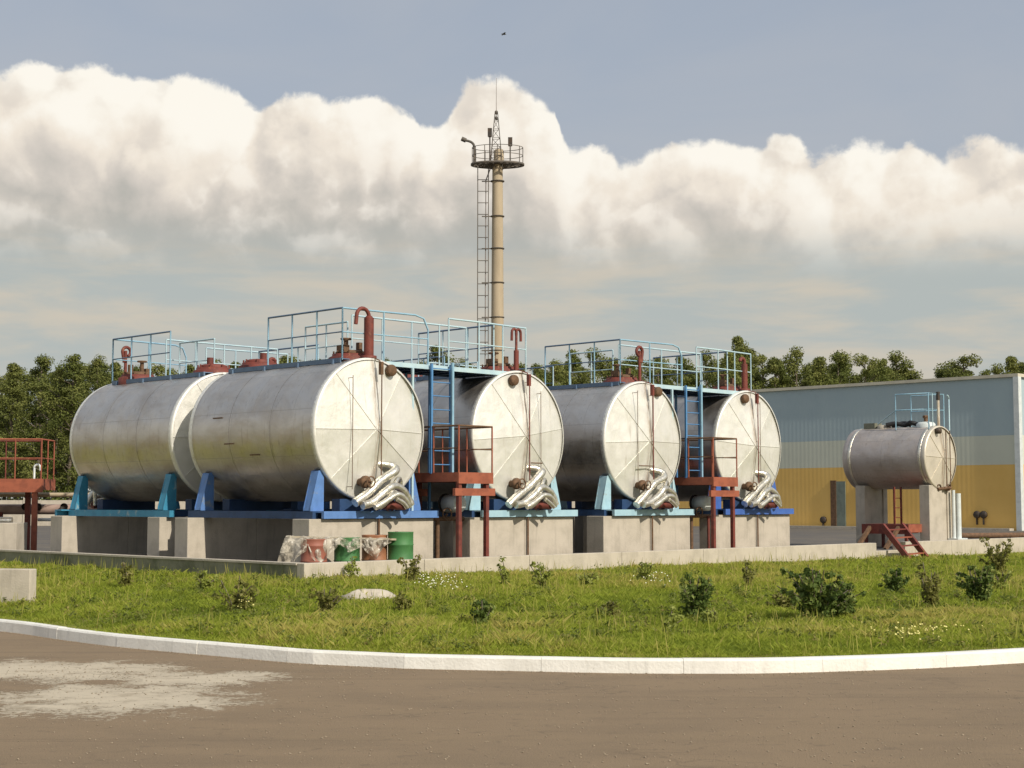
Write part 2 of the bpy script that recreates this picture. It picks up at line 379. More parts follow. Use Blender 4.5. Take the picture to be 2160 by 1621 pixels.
def road_mat():
    m = bpy.data.materials.new('dusty_asphalt'); m.use_nodes = True; t = NT(m.node_tree); b = t.n['Principled BSDF']
    oc = t.node('ShaderNodeTexCoord').outputs['Object']
    c = t.mix(t.smooth(t.noise(t.vmul(oc, (.5, 1, 1)), 1.1, 7, .6, .3), .36, .66), (.285, .208, .130, 1), (.24, .177, .113, 1))
    c = t.mix(t.math('MULTIPLY', t.smooth(t.noise(oc, 70, 3, .7), .42, .66), .5), c, (.32, .24, .155, 1))
    c = t.mix(t.math('MULTIPLY', t.smooth(t.noise(t.vmul(oc, (.25, 1.4, 1)), .9, 5, .6, .4), .5, .7), .5), c, (.30, .22, .135, 1))
    c = t.mix(t.math('MULTIPLY', t.smooth(t.noise(oc, 110, 3, .7), .54, .66), .75), c, (.10, .078, .058, 1))
    c = t.mix(t.math('MULTIPLY', t.smooth(t.noise(oc, 4.5, 8, .7, .3), .56, .68), .45), c, (.15, .115, .08, 1))
    ve = t.node('ShaderNodeTexVoronoi'); ve.feature = 'DISTANCE_TO_EDGE'; ve.inputs['Scale'].default_value = .42
    wv = t.node('ShaderNodeVectorMath', operation='ADD'); t.l.new(oc, wv.inputs[0]); wn = t.node('ShaderNodeTexNoise'); wn.inputs['Scale'].default_value = 2.2; wn.inputs['Detail'].default_value = 7; t.l.new(oc, wn.inputs['Vector'])
    t.l.new(t.vmul(wn.outputs['Color'], (.9, .9, 0)), wv.inputs[1]); t.l.new(wv.outputs[0], ve.inputs['Vector'])
    crk = t.math('MULTIPLY', t.smooth(ve.outputs['Distance'], .010, .003), t.smooth(t.noise(oc, .5, 3), .5, .6)); c = t.mix(t.math('MULTIPLY', crk, .22), c, (.09, .07, .05, 1))
    trk = t.smooth(t.noise(t.vmul(oc, (.06, 2.6, 1)), 1.0, 4, .6), .55, .68); c = t.mix(t.math('MULTIPLY', trk, .25), c, (.14, .105, .07, 1))
    # dried cement slurry spilt on the road by the kerb
    sp = t.node('ShaderNodeSeparateXYZ'); t.l.new(oc, sp.inputs[0])
    def blob(cx, cy, rx, ry, a):
        dx = t.math('SUBTRACT', sp.outputs[0], cx); dy = t.math('SUBTRACT', sp.outputs[1], cy)
        ca, sa = math.cos(a), math.sin(a)
        ex = t.math('DIVIDE', t.math('ADD', t.math('MULTIPLY', dx, ca), t.math('MULTIPLY', dy, sa)), rx)
        ey = t.math('DIVIDE', t.math('SUBTRACT', t.math('MULTIPLY', dy, ca), t.math('MULTIPLY', dx, sa)), ry)
        return t.math('SUBTRACT', 1, t.math('SQRT', t.math('ADD', t.math('MULTIPLY', ex, ex), t.math('MULTIPLY', ey, ey))))
    s1 = blob(-5.2, 17.1, 1.9, 1.35, -.1); s2 = blob(-3.75, 14.7, 1.6, 1.5, .1); s3 = blob(-3.3, 16.3, 1.2, .8, .1)
    s = t.math('MAXIMUM', t.math('MAXIMUM', s1, s2), s3)
    s = t.math('ADD', s, t.math('MULTIPLY', t.math('SUBTRACT', t.noise(oc, 1.7, 9, .66, .6), .5), 2.0))
    fine = t.noise(oc, 16, 8, .72, .3)
    s = t.math('ADD', s, t.math('MULTIPLY', t.math('SUBTRACT', fine, .5), 1.5))
    c = t.mix(t.math('MULTIPLY', t.smooth(s, .16, .42), .92), c, (.62, .54, .41, 1))
    c = t.mix(t.math('MULTIPLY', t.smooth(t.noise(t.vmul(oc, (.6, 1, 1)), 4, 8, .7, .4), .5, .66), t.math('MULTIPLY', t.smooth(s, .2, .5), .55)), c, (.27, .21, .14, 1))
    t.put(b.inputs['Base Color'], c); b.inputs['Roughness'].default_value = .9; b.inputs['Specular IOR Level'].default_value = .25
    bn = t.node('ShaderNodeBump'); bn.inputs['Strength'].default_value = .8; bn.inputs['Distance'].default_value = .016
    t.l.new(t.math('ADD', t.noise(oc, 60, 4, .7), t.math('MULTIPLY', t.smooth(s, .1, .6), .8)), bn.inputs['Height']); t.l.new(bn.outputs[0], b.inputs['Normal'])
    return m
rd = MB(); RV = []
for i, p in enumerate(kc): RV += [(p.x, p.y+.05, 0), (p.x, min(p.y-.01, 8.0) if abs(p.x) < 30 else p.y-10, 0), (p.x, -300, 0)]
rd.add(RV, [(i*3+j, i*3+j+1, (i+1)*3+j+1, (i+1)*3+j) for i in range(len(kc)-1) for j in range(2)])
struct(rd.build('road', road_mat()))

# kerb: stones of about a metre laid end to end along the curve
def kerb():
    m = MB(); pts = [p for p in kc if -30 < p.x < 20]
    L = [0]
    for a, b in zip(pts, pts[1:]): L.append(L[-1]+(b-a).length)
    def P(s):
        s = min(max(s, 0), L[-1]); i = max(0, min(len(L)-2, int(np.searchsorted(L, s))-1)); f = (s-L[i])/(L[i+1]-L[i])
        return pts[i].lerp(pts[i+1], f), (pts[i+1]-pts[i]).normalized()
    rr = random.Random(3); s = 0
    while s < L[-1]-.3:
        e = min(s+1.55, L[-1]); off = rr.uniform(-.003, .003); dz = rr.uniform(-.004, .003); sec = []
        for k in range(5):
            q = s+.002+(e-s-.004)*k/4; p, d = P(q); n = Vector((-d.y, d.x, 0))
            pr = [(0+off, 0-.05), (.012+off, .13+dz), (.03+off, .152+dz), (.155+off, .152+dz), (.17+off, .135+dz), (.17+off, -.05)]
            sec.append([(p.x+n.x*a, p.y+n.y*a, z) for a, z in pr])
        vs = [v for c in sec for v in c]
        fs = [(i*6+j, i*6+(j+1) % 6, (i+1)*6+(j+1) % 6, (i+1)*6+j) for i in range(4) for j in range(6)]
        m.add(vs, fs+[tuple(range(6)), tuple(range(24, 30))])
        s = e
    struct(m.build('kerb', M_kerb))
kerb()

# dust and chips gathered in the gutter
def rubble(name, pts, smin, smax, m, label):
    V = []; Fc = []
    for (x, y, z) in pts:
        s = random.uniform(smin, smax)
        b = [Vector((random.uniform(-1, 1), random.uniform(-1, 1), random.uniform(0, .8))).normalized()*s for _ in range(6)]
        o = len(V); q = [Vector((s, 0, 0)), Vector((0, s, 0)), Vector((-s, 0, 0)), Vector((0, -s, 0)), Vector((0, 0, s*.6)), Vector((0, 0, -s*.3))]
        for k in range(6): V.append(tuple(Vector((x, y, z))+q[k]*.8+b[k]*.35))
        for f in ((0, 1, 4), (1, 2, 4), (2, 3, 4), (3, 0, 4), (1, 0, 5), (2, 1, 5), (3, 2, 5), (0, 3, 5)): Fc.append([i+o for i in f])
    me = npmesh(name, np.array(V), np.array(Fc), m); ob = bpy.data.objects.new(name, me); COL.objects.link(ob)
    tag(ob, label, 'gravel', None, 'stuff')
rp = []
for _ in range(900):
    x = random.uniform(-8, 7); d = abs(random.gauss(0, .10)); rp.append((x, float(kerb_y(x))-.03-d, .002))
for _ in range(900):
    a = random.uniform(0, 6.28); q = random.random()**.6*1.25; rp.append((-4.6+2.6*q*math.cos(a), 16.9+1.6*q*math.sin(a), .002))
for _ in range(2600):
    y = 9.5+8*random.random(); rp.append((random.uniform(-.34, .34)*y, min(y, float(kerb_y(0))-.1 if abs(y) > 15 else y), .001))
rp = [p_ for p_ in rp if p_[1] < float(kerb_y(p_[0]))-.02]
rubble('grit', rp, .004, .015, mat('pale_grit', (.38, .31, .22), .95), 'pale grit and cement crumbs scattered on the road by the kerb')

# yard sheet
def yard_mat():
    return mat('yard_asphalt', (.105, .095, .085), .95, 0, (.14, .12, .095), .6, .4, 30, stain=(.20, .17, .12), sscale=.4, slo=.55, shi=.75)
y0 = MB(); c0 = (CX+.1*UX-.1*NX, CY+.1*UY-.1*NY)
def YC(u, b, z): return (CX+u*UX-b*NX, CY+u*UY-b*NY, z)
y0.add([YC(.1, .1, .402), YC(75, .1, .402), YC(75, 120, .402), YC(.1, 120, .402)], [(0, 1, 2, 3)])
struct(y0.build('yard', yard_mat()))

# ------------------------------------------------------------------ low concrete wall round the yard
M_shconc = mat('shaded_concrete', (.27, .26, .19), .95, 0, (.19, .19, .13), 2.2, .35, 30, stain=(.12, .13, .07), sscale=1.3, slo=.5, shi=.7)  # left branch of the wall: its shade darkened into the concrete colour
def bund():
    t = thing('low_wall', (CX, CY, 0), A, 'low pale concrete wall turning a corner between the grass and the tank yard', 'wall'); top = EYE-1.14; w = .22
    for a, b in [(0, 2.98), (2.99, 5.98), (5.99, 8.98), (8.99, 11.98), (11.99, 14.98), (14.99, 17.98), (17.99, 19.75), (20.95, 23.9)]+[(a, a+2.99) for a in np.arange(23.91, 46, 3)]:
        MB().box(a, b, 0, w, -.2, top).build('wall_panel', M_concrete, t, bevel=.012)
    MB().box(19.755, 20.945, 0, w, -.2, top-.22).build('wall_panel', M_concrete, t, bevel=.012)
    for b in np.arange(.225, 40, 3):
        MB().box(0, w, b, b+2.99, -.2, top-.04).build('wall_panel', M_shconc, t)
        MB().box(-.02, w+.02, b, b+2.99, top-.038, top).build('wall_top', M_concrete, t)  # top strip in the full concrete colour, as the sunlit edge
bund()
def slab():
    p = at(62, 1270, 24.6); m = MB(); m.box(-3.2, 0, 0, .22, -.1, .775)
    o = m.build('concrete_block_wall', M_concrete, None, (p.x, p.y, 0), R(-11), bevel=.015)
    tag(o, 'short end of a pale concrete wall standing in the grass near the kerb', 'wall')
slab()

# ------------------------------------------------------------------ tanks
def cap_mesh(seed, r, front=True, apex=.24):
    rr = random.Random(seed); angs = [3, 50, 84, 132, 181, 226, 270, 322]
    angs = [a+rr.uniform(-6, 6) for a in angs]; m = MB(); angs.append(angs[0]+360)
    s = -1 if front else 1; up = [rr.uniform(.0, .03) for _ in angs[:-1]]; up.append(up[0])
    for k in range(len(angs)-1):
        # one flat sheet between two radial folds: the plane through the apex and two rim points
        a0, a1 = R(angs[k]), R(angs[k+1]); P0 = Vector((r*math.cos(a0), up[k], r*math.sin(a0))); P1 = Vector((r*math.cos(a1), up[k+1], r*math.sin(a1)))
        A_ = Vector((0, apex, 0)); nn = (P0-A_).cross(P1-A_)
        n = max(3, int((angs[k+1]-angs[k])/5)); vs = [(0, s*apex, 0)]
        for i in range(n+1):
            a = a0+(a1-a0)*i/n; x, z = r*math.cos(a), r*math.sin(a)
            h = A_.y-(nn.x*x+nn.z*z)/nn.y
            vs.append((x, s*h, z))
        m.add(vs, [tuple(range(n+2))])
        m.bar((0, s*(apex+.002), 0), (P0.x*.985, s*(P0.y+.004), P0.z*.985), .022, .008)
    # folded rim
    m.lathe([(r+.004, -s*.08), (r+.012, 0), (r+.004, s*.045), (r-.035, s*.05)], (0, 0, 0), 'y', 72)
    return m
def saddle(y, side_cols, parent, base):
    pm, bm_ = side_cols
    for sgn, nm in ((-1, 0), (1, 1)):
        poly = [(sgn*1.16, 1.30), (sgn*1.50, 1.30), (sgn*1.50, 1.36), (sgn*1.30, 2.12), (sgn*1.22, 2.14), (sgn*1.16, 2.05)]
        m = MB(); m.prism(poly, y-.12, y-.10); m.prism(poly, y+.10, y+.12)
        m.add([(sgn*1.50, y-.10, 1.31), (sgn*1.50, y+.10, 1.31), (sgn*1.30, y+.10, 2.12), (sgn*1.30, y-.10, 2.12),
               (sgn*1.47, y-.10, 1.31), (sgn*1.47, y+.10, 1.31), (sgn*1.27, y+.10, 2.12), (sgn*1.27, y-.10, 2.12)],
              [(0, 1, 2, 3), (4, 7, 6, 5), (0, 4, 5, 1), (3, 2, 6, 7)])
        m.box(min(sgn*1.16, sgn*1.19), max(sgn*1.16, sgn*1.19), y-.10, y+.10, 1.3, 2.06)
        m.build('saddle_upright', pm, parent)
    m = MB(); m.box(-.75, .75, y-.13, y+.13, 1.3, 1.55); m.build('saddle_block', M_dblue, parent)
def vent(kind, parent):
    m = MB(); x, y = .10, .16
    if kind == 'thick':
        m.tube([(x, y, 4.42), (x, y, 5.38)], .105, 16); m.lathe([(.17, 0), (.17, .05), (.1, .05)], (x, y, 4.52), 'z', 16)
        m.tube([(x, y, 5.3), (x, y, 5.42)]+arc((x-.17, y, 5.40), .17, 0, 180, 9)[1:]+[(x-.36, y, 5.22)], .042, 8)
        m.lathe([(.105, 0), (.06, .05), (0.001, .06)], (x, y, 5.37), 'z', 16)
    elif kind == 'mushroom':
        m.tube([(x, y, 4.42), (x, y, 5.0)], .06, 10); m.tube([(x, y, 5.0), (x, y, 5.5)], .03, 8)
        for s in (-1, 1): m.tube([(x, y, 5.35)]+arc((x+s*.07, y, 5.42), .075, 180 if s > 0 else 0, 0 if s > 0 else 180, 6)+[(x+s*.15, y, 5.22)], .032, 8)
    elif kind == 'loop':
        m.tube([(x, y, 4.42), (x, y, 5.3)], .04, 8)
        m.tube([(x+.02, y-.03, 5.0)]+arc((x-.04, y-.03, 5.28), .115, -10, 250, 16), .04, 8)
    else:
        m.tube([(x, y, 4.42), (x, y, 5.25)], .085, 14); m.tube([(x, y, 5.2)]+arc((x-.1, y, 5.3), .10, 0, 170, 8), .05, 8)
        m.lathe([(.15, 0), (.15, .05), (.08, .05)], (x, y, 4.52), 'z', 14)
    m.build('vent_pipe', M_red, parent)
def manhole(x, y, parent, full=True):
    m = MB(); m.lathe([(.48, -.12), (.48, .06), (.40, .10), (.40, .14), (.001, .14)], (x, y, 4.50), 'z', 24)
    mh = m.build('manhole', M_red, parent)
    l = MB(); l.lathe([(.33, .142), (.33, .19), (.25, .22), (.001, .23)], (x, y, 4.50), 'z', 20)
    for k in range(8):
        a = k*math.pi/4; l.tube([(x+.365*math.cos(a), y+.365*math.sin(a), 4.63), (x+.365*math.cos(a), y+.365*math.sin(a), 4.71)], .02, 6)
    if full:
        l.tube([(x-.05, y+.1, 4.7), (x-.05, y+.1, 4.98)], .05, 8); l.tube([(x+.15, y-.1, 4.7), (x+.15, y-.1, 4.9)], .07, 8)
        l.box(x-.35, x-.2, y-.2, y+.05, 4.66, 4.82); l.lathe([(.11, 0), (.13, .02), (.11, .04)], (x-.05, y+.1, 4.96), 'z', 12)
    else:
        l.tube([(x+.1, y, 4.7), (x+.1, y, 4.88)], .08, 8)
    l.build('hatch', M_rust if full else M_red, mh)
def foil_pipes(parent, dx=0, k=1.0, flip=0):
    rr = random.Random(int(dx*100)+5)
    j = lambda: rr.uniform(-.06, .06)
    def curve(P, r):
        pts = [tuple(v) for v in catm3(P, 5)]; return MB().tube([(x*.88-.24, yy, 1.4+(z-1.4)*.9) for x, yy, z in pts], [r*.84*(1+rr.uniform(-.05, .05)) for _ in pts], 14)
    y = -.34
    curve([(-.50, y-.02, 1.44+j()), (-.15, y-.02, 1.66), (.30, y, 1.94+j()), (.72, y, 2.20+j()), (.80, y+.08, 2.29), (.66, y+.2, 2.36), (.36, y+.36, 2.38)], .115*k).build('clad_pipe', M_foil, parent)
    curve([(-.40, y-.16, 1.42), (-.1, y-.17, 1.53+j()), (.28, y-.17, 1.72+j()), (.55, y-.15, 1.86), (.82, y-.13, 1.80), (1.03, y-.12, 1.62+j()), (1.14, y-.12, 1.42)], .10*k).build('clad_pipe', M_foil, parent)
    curve([(-.15, y-.30, 1.37), (.15, y-.3, 1.50), (.40, y-.30, 1.64+j()), (.60, y-.30, 1.66), (.82, y-.28, 1.55+j()), (.93, y-.27, 1.37)], .075*k).build('clad_pipe', M_foil, parent)
    curve([(.05, y-.22, 1.36), (.35+j(), y-.24, 1.55), (.75, y-.05, 1.98+j()), (.95, y+.05, 2.02), (1.02, y+.1, 1.8), (1.0, y+.1, 1.4)], .06*k).build('clad_pipe', M_foil, parent)
    curve([(.42, y-.4, 1.56), (.62, y-.4, 1.50+j()), (.74, y-.4, 1.36)], .055*k).build('clad_pipe', M_foil, parent)
    v = MB(); v.tube([(.05, y-.1, 1.42), (.6, y-.1, 1.40)], .09, 10); v.lathe([(.13, -.03), (.13, .03)], (.2, y-.1, 1.42), 'y', 14)
    v.build('valve_body', M_red, parent)
def catm3(P, n=5):
    out = []; P = [Vector(p) for p in P]
    for i in range(len(P)-1):
        p0, p1, p2, p3 = [P[min(max(q, 0), len(P)-1)] for q in (i-1, i, i+1, i+2)]
        for k in range(n):
            t = k/n; out.append(.5*((2*p1)+(p2-p0)*t+(2*p0-5*p1+4*p2-p3)*t*t+(-p0+3*p1-3*p2+p3)*t**3))
    out.append(P[-1]); return out
TL = 4.4
shell_me = None
def tank(u, y, flip, label, cols, vk, noz, seed, rods, front_gear=True):
    global shell_me
    p = W(u, y); t = thing('storage_tank', (p.x, p.y, YARD), A+(math.pi if flip else 0), label, 'tank', 'large silver storage tanks on the concrete piers')
    if shell_me is None:
        m = MB(); m.lathe([(1.5, .0), (1.5, TL)], (0, 0, 1.5), 'y', 96)
        for yy in (.02, 1.46, 2.92, TL-.06): m.lathe([(1.503, yy), (1.507, yy+.01), (1.507, yy+.04), (1.503, yy+.05)], (0, 0, 1.5), 'y', 96)
        o = m.build('shell', M_shell, t, (0, 0, 1.5)); shell_me = o.data
    else:
        o = bpy.data.objects.new('shell', shell_me); COL.objects.link(o); o.parent = t; o.location = (0, 0, 1.5)
    cap_mesh(seed, 1.5, True).build('end_cap', M_cap, t, (0, 0, 3.0))
    cap_mesh(seed+50, 1.5, False, .14).build('end_cap', M_cap, t, (0, TL, 3.0))
    pm, bm_ = cols
    saddle(.17, (pm, bm_), t, 0); saddle(4.05, (pm, bm_), t, 0)
    m = MB(); m.box(-1.42, 1.72, -.29, -.21, 1.15, 1.30); m.box(-1.42, 1.72, -.21, .02, 1.27, 1.298); m.build('front_beam', bm_, t)
    for s in (-1.5, 1.36): MB().box(s, s+.14, -.02, 4.42, 1.145, 1.296).build('long_beam', M_dblue if pm is not M_teal else M_teal, t)
    for b in (3.86, .03): MB().box(-1.36, 1.36, b, b+.3, 1.15, 1.29).build('cross_beam', M_dblue, t)
    manhole(.12, .78, t, True); manhole(0, 3.88, t, False)
    vent(vk, t)
    # nozzles on the front end
    m = MB()
    m.lathe([(.001, -.16), (.115, -.16), (.125, -.14), (.125, -.06), (.07, -.05), (.07, .1)], (noz, 0, 4.27), 'y', 16); m.build('nozzle', M_rust, t)
    m = MB(); m.lathe([(.001, -.30), (.10, -.30), (.13, -.27), (.13, -.20), (.08, -.19), (.08, .0)], (-.30, 0, 1.90), 'y', 16)
    m.tube([(-.30, -.3, 1.9), (-.30, -.44, 1.9)], .02, 6)
    m.tube([(-.30+.11*math.cos(a), -.42, 1.9+.11*math.sin(a)) for a in np.linspace(0, 2*math.pi, 13)], .016, 6); m.build('valve', M_rust, t)
    # float gauge: rods on the disc
    m = MB()
    for x, z0, z1 in rods:
        m.tube([(x, -.20, z0), (x, -.20, z1)], .008, 6)
        for z in (z0+.05, z1-.05): m.tube([(x, -.20, z), (x, -.02, z)], .007, 5)
    if len(rods) > 1: xs = sorted(r[0] for r in rods); m.tube([(xs[0], -.24, 2.38), (xs[-1], -.24, 2.38)], .016, 6)
    m.build('gauge_rod', M_rust, t)
    m = MB(); m.tube([(.10, .10, 4.55), (.10, -.20, 4.45), (.10, -.27, 4.2), (.10, -.27, 1.95)], .014, 6); m.box(.07, .14, -.28, -.2, 4.15, 4.42); m.build('drain_pipe', M_red if vk != 'thick' else M_rust, t)
    m = MB(); m.tube([(.07, -.245, 1.15), (.07, -.245, .1)], .022, 6); m.build('down_pipe', M_rust, t)
    for yy, a in ((1.9, 200), (2.75, 190), (3.2, 168)):
        m = MB(); cx, cz = 1.508*math.cos(R(a)), 3.0+1.508*math.sin(R(a)); m.bar((cx, yy, cz), (cx, yy+.35, cz), .012, .025)
        m.build('cladding_clip', M_rust, t)
    if front_gear: foil_pipes(t, seed*.01)
    return t
DU = 4.47
rods1 = [(-.62, 1.75, 4.1)]; rods2 = [(.55, 1.9, 4.05), (.18, 1.9, 4.3)]; rods3 = [(-.42, 1.8, 4.25), (.16, 2.2, 4.2)]; rods4 = [(.3, 2.0, 4.2)]
tank(0, 0, False, 'nearest big silver tank, on mid blue saddles behind the drums', (M_blue, M_blue), 'thick', .5, 1, rods1)
tank(DU, 0, False, 'second big silver tank, on pale blue saddles beside the nearer orange platform', (M_lblue, M_lblue), 'mushroom', -.25, 2, rods2)
tank(2*DU, 0, False, 'third big silver tank, pale blue saddles, red looped vent pipe on top', (M_lblue, M_lblue), 'loop', .5, 3, rods3)
tank(3*DU, 0, False, 'farthest front row tank, on a strong blue beam next to the yellow building', (M_sblue, M_sblue), 'stub', -.25, 4, rods4)
BK = 9.58
tank(0, BK, True, 'silver tank at far left on teal saddles, standing end to end behind the nearest tank', (M_teal, M_teal), 'loop', .4, 5, rods1)
tank(DU, BK, True, 'back row tank hidden behind the nearest tank, only its top gear showing', (M_blue, M_blue), 'stub', .4, 6, rods2, False)
tank(2*DU, BK, True, 'back row tank hidden behind the second front tank', (M_lblue, M_lblue), 'stub', .4, 7, rods3, False)
tank(3*DU, BK, True, 'back row tank hidden behind the third front tank', (M_sblue, M_sblue), 'stub', .4, 8, rods4, False)

def pier(u, y, x0, x1, th, label):
    m = MB(); n = [x0, (x0+x1)/2+.05, x1]
    for a, b in zip(n, n[1:]): m.box(a+.004, b-.004, 0, th, 0, 1.143)
    p = W(u, y); o = m.build('concrete_pier', M_concrete, None, (p.x, p.y, YARD), A, bevel=.012)
    tag(o, label, 'pier', 'concrete piers carrying the big tanks')
names = ['nearest big tank', 'second big tank', 'third big tank', 'farthest front row tank']
for i in range(4):
    u = i*DU
    pier(u, -.19, -1.72, 1.66, .55, f'sunlit concrete pier under the front end of the {names[i]}')
    pier(u, 3.80, -1.92, 1.66, .5, f'shaded concrete pier under the back end of the {names[i]}')
    pier(u, BK-TL+.1, -1.68, 1.9, .5, ['concrete pier under the near end of the far left tank', 'hidden back row pier behind the nearest tank', 'hidden back row pier behind the second tank', 'hidden back row pier behind the third tank'][i])
    pier(u, BK-.35, -1.88, 1.7, .55, ['concrete pier under the far end of the far left tank', 'hidden rearmost pier behind the nearest tank', 'hidden rearmost pier behind the second tank', 'hidden rearmost pier behind the third tank'][i])

# ------------------------------------------------------------------ walkways on top of the tanks
def railing(P, m, parent, z0, h=1.05, step=.95, mid=True, drop_end=False, mposts=None):
    """P: polyline of (x,y) in local frame"""
    rl = MB(); pts = [Vector((x, y, z0+h)) for x, y in P]
    top = list(pts)
    if drop_end:
        d = (pts[-1]-pts[-2]).normalized(); e = pts[-1]
        top = pts[:-1]+[e-d*.35, e-d*.12-Vector((0, 0, .06)), e-Vector((0, 0, .30))]
    rl.tube(top, .021, 8)
    if mid: rl.tube([p-Vector((0, 0, h*.48)) for p in pts], .015, 6)
    rl.build('handrail', m, parent)
    for a, b in zip(pts, pts[1:]):
        n = max(1, round((b-a).length/step))
        for k in range(n+1):
            if k == 0 and a is not pts[0]: continue
            q = a.lerp(b, k/n); zt = -.3 if (drop_end and k == n and b is pts[-1]) else 0
            MB().tube([(q.x, q.y, z0-.05), (q.x, q.y, q.z+zt)], .019, 6).build('rail_post', mposts or m, parent)
def ladder(x0, x1, y, z0, z1, m, parent, name='ladder', step=.3, y2=None, r=.028):
    y2 = y if y2 is None else y2
    l = MB(); l.bar((x0, y, z0), (x0, y2, z1), r*1.8); l.bar((x1, y, z0), (x1, y2, z1), r*1.8)
    z = z0+.2
    while z < z1-.05:
        yy = y+(y2-y)*(z-z0)/(z1-z0); l.tube([(x0, yy, z), (x1, yy, z)], .014, 6); z += step
    return l.build(name, m, parent)
def walkway(u, y, flip, label, fancy=True):
    p = W(u, y); t = thing('walkway', (p.x, p.y, YARD), A+(math.pi if flip else 0), label, 'walkway', 'blue railed walkways on the tank tops')
    s = -1 if flip else 1                       # mirrored frame for the back pair
    X = lambda x: x*s
    def bx(m, a, b, *r): m.box(min(X(a), X(b)), max(X(a), X(b)), *r)
    m = MB()
    for k in (0, DU):
        bx(m, k-.56, k-.52, .3, 4.3, 4.40, 4.50); bx(m, k-.52, k-.30, .3, 4.3, 4.475, 4.495)
        for yy in (.5, 1.7, 2.9, 4.1): bx(m, k-.6, k-.25, yy, yy+.06, 4.37, 4.47)
    m.build('side_deck', M_raild, t)
    m = MB(); bx(m, .55, DU-.62, .12, 1.12, 4.44, 4.475)
    for k in range(8):
        q = .6+k*(DU-1.3)/7; bx(m, q, q+.06, .12, 1.12, 4.37, 4.44)
    m.build('deck', M_dblue, t)
    m = MB(); bx(m, .50, DU-.30, .05, .12, 4.38, 4.48); m.build('deck_edge', M_railw, t)
    m = MB(); bx(m, .50, DU-.30, 1.12, 1.19, 4.36, 4.48); m.build('deck_edge', M_dblue, t)
    P = lambda L: [(X(a), b) for a, b in L]
    railing(P([(-.53, 2.85), (-.53, .27)]), M_raild, t, 4.5, mposts=M_rail)
    railing(P([(-.53, .27), (.55, .2), (1.74, .1)]), M_rail, t, 4.5, drop_end=True, mposts=M_rail)
    railing(P([(2.36, .1), (3.3, .1), (4.95, .22)]), M_railw, t, 4.5)
    railing(P([(.45, 1.15), (2.2, 1.15), (3.9, 1.15)]), M_railw, t, 4.5)
    railing(P([(DU-.53, 2.85), (DU-.53, .27)]), M_raild, t, 4.5, mposts=M_railw)
    railing(P([(.62, 3.0), (.62, 1.5)]), M_railw, t, 4.4)
    for x, yy, z0, mm in ((1.22, -.04, 1.3, M_railw), (2.62, 1.0, 0, M_ladb), (1.9, 1.0, 0, M_ladb)):
        if z0 > 0: MB().bar((X(x), yy+.06, z0-.05), (X(x), yy+.06, 4.38), .05).build('leg', mm, t)
        else: MB().bar((X(x), yy, .05), (X(x), yy, 4.36), .05).build('leg', mm, t)
    if fancy:
        ladder(1.74, 2.31, -.02, 2.1, 4.5, M_ladb, t)
        MB().bar((2.31, -.08, 2.1), (2.31, -.08, 4.55), .055).build('leg', M_rail, t)
    return t
walkway(0, 0, False, 'blue railed walkway joining the tops of the nearest and second tanks')
walkway(2*DU, 0, False, 'pale blue railed walkway joining the tops of the third and farthest front tanks')
walkway(0, BK, True, 'pale railed walkway over the far left tank towards the back row', False)
walkway(2*DU, BK, True, 'back railed walkway behind the third and farthest tanks', False)

# ------------------------------------------------------------------ orange platforms
def platform(u, y, label, wid=1.04, length=2.4, x0=1.73):
    p = W(u, y); t = thing('access_platform', (p.x, p.y, YARD), A, label, 'platform', 'orange steel platforms')
    a, b = x0, x0+wid; yf, yb = -.9, -.9+length; zd = 2.12
    m = MB(); m.box(a, b, yf, yf+.05, zd-.24, zd); m.box(a, a+.05, yf+.05, yb, zd-.20, zd); m.box(b-.05, b, yf+.05, yb, zd-.20, zd)
    m.build('deck_edge', M_orange, t)
    m = MB(); m.box(a+.05, b-.05, yf+.05, yb, zd-.04, zd-.01); m.build('deck', M_red, t)
    m = MB(); m.box(a-.08, b+.08, yf+.02, yf+.10, zd-.50, zd-.34); m.box(a-.08, b+.08, yb-.2, yb-.1, zd-.50, zd-.34); m.build('cross_beam', M_orange, t)
    for x in (a+.08, b-.14):
        for yy, mm in ((yf+.08, M_red), (yb-.15, M_red)): MB().box(x-.045, x+.045, yy-.045, yy+.045, 0, zd-.2).build('leg', mm, t)
    for seg_ in ([(a+.02, yb), (a+.02, yf+.02)], [(b-.02, yf+.02), (b-.02, yb)]):
        railing(seg_, M_rust, t, zd, 1.0, .8, mposts=M_orange)
    m = MB(); m.tube([(a+.02, yf+.02, zd+1.0), (b-.02, yf+.02, zd+1.0)], .021, 8); m.tube([(a+.45, yf+.02, zd+.5), (b-.02, yf+.02, zd+.5)], .016, 6); m.build('handrail', M_rust, t)
    ladder(a+.1, a+.55, yb+.05, 0, zd, M_red, t)
    return t
platform(0, 0, 'orange steel platform on legs between the nearest and second tanks')
platform(2*DU, 0, 'orange steel platform on legs between the third and farthest tanks')
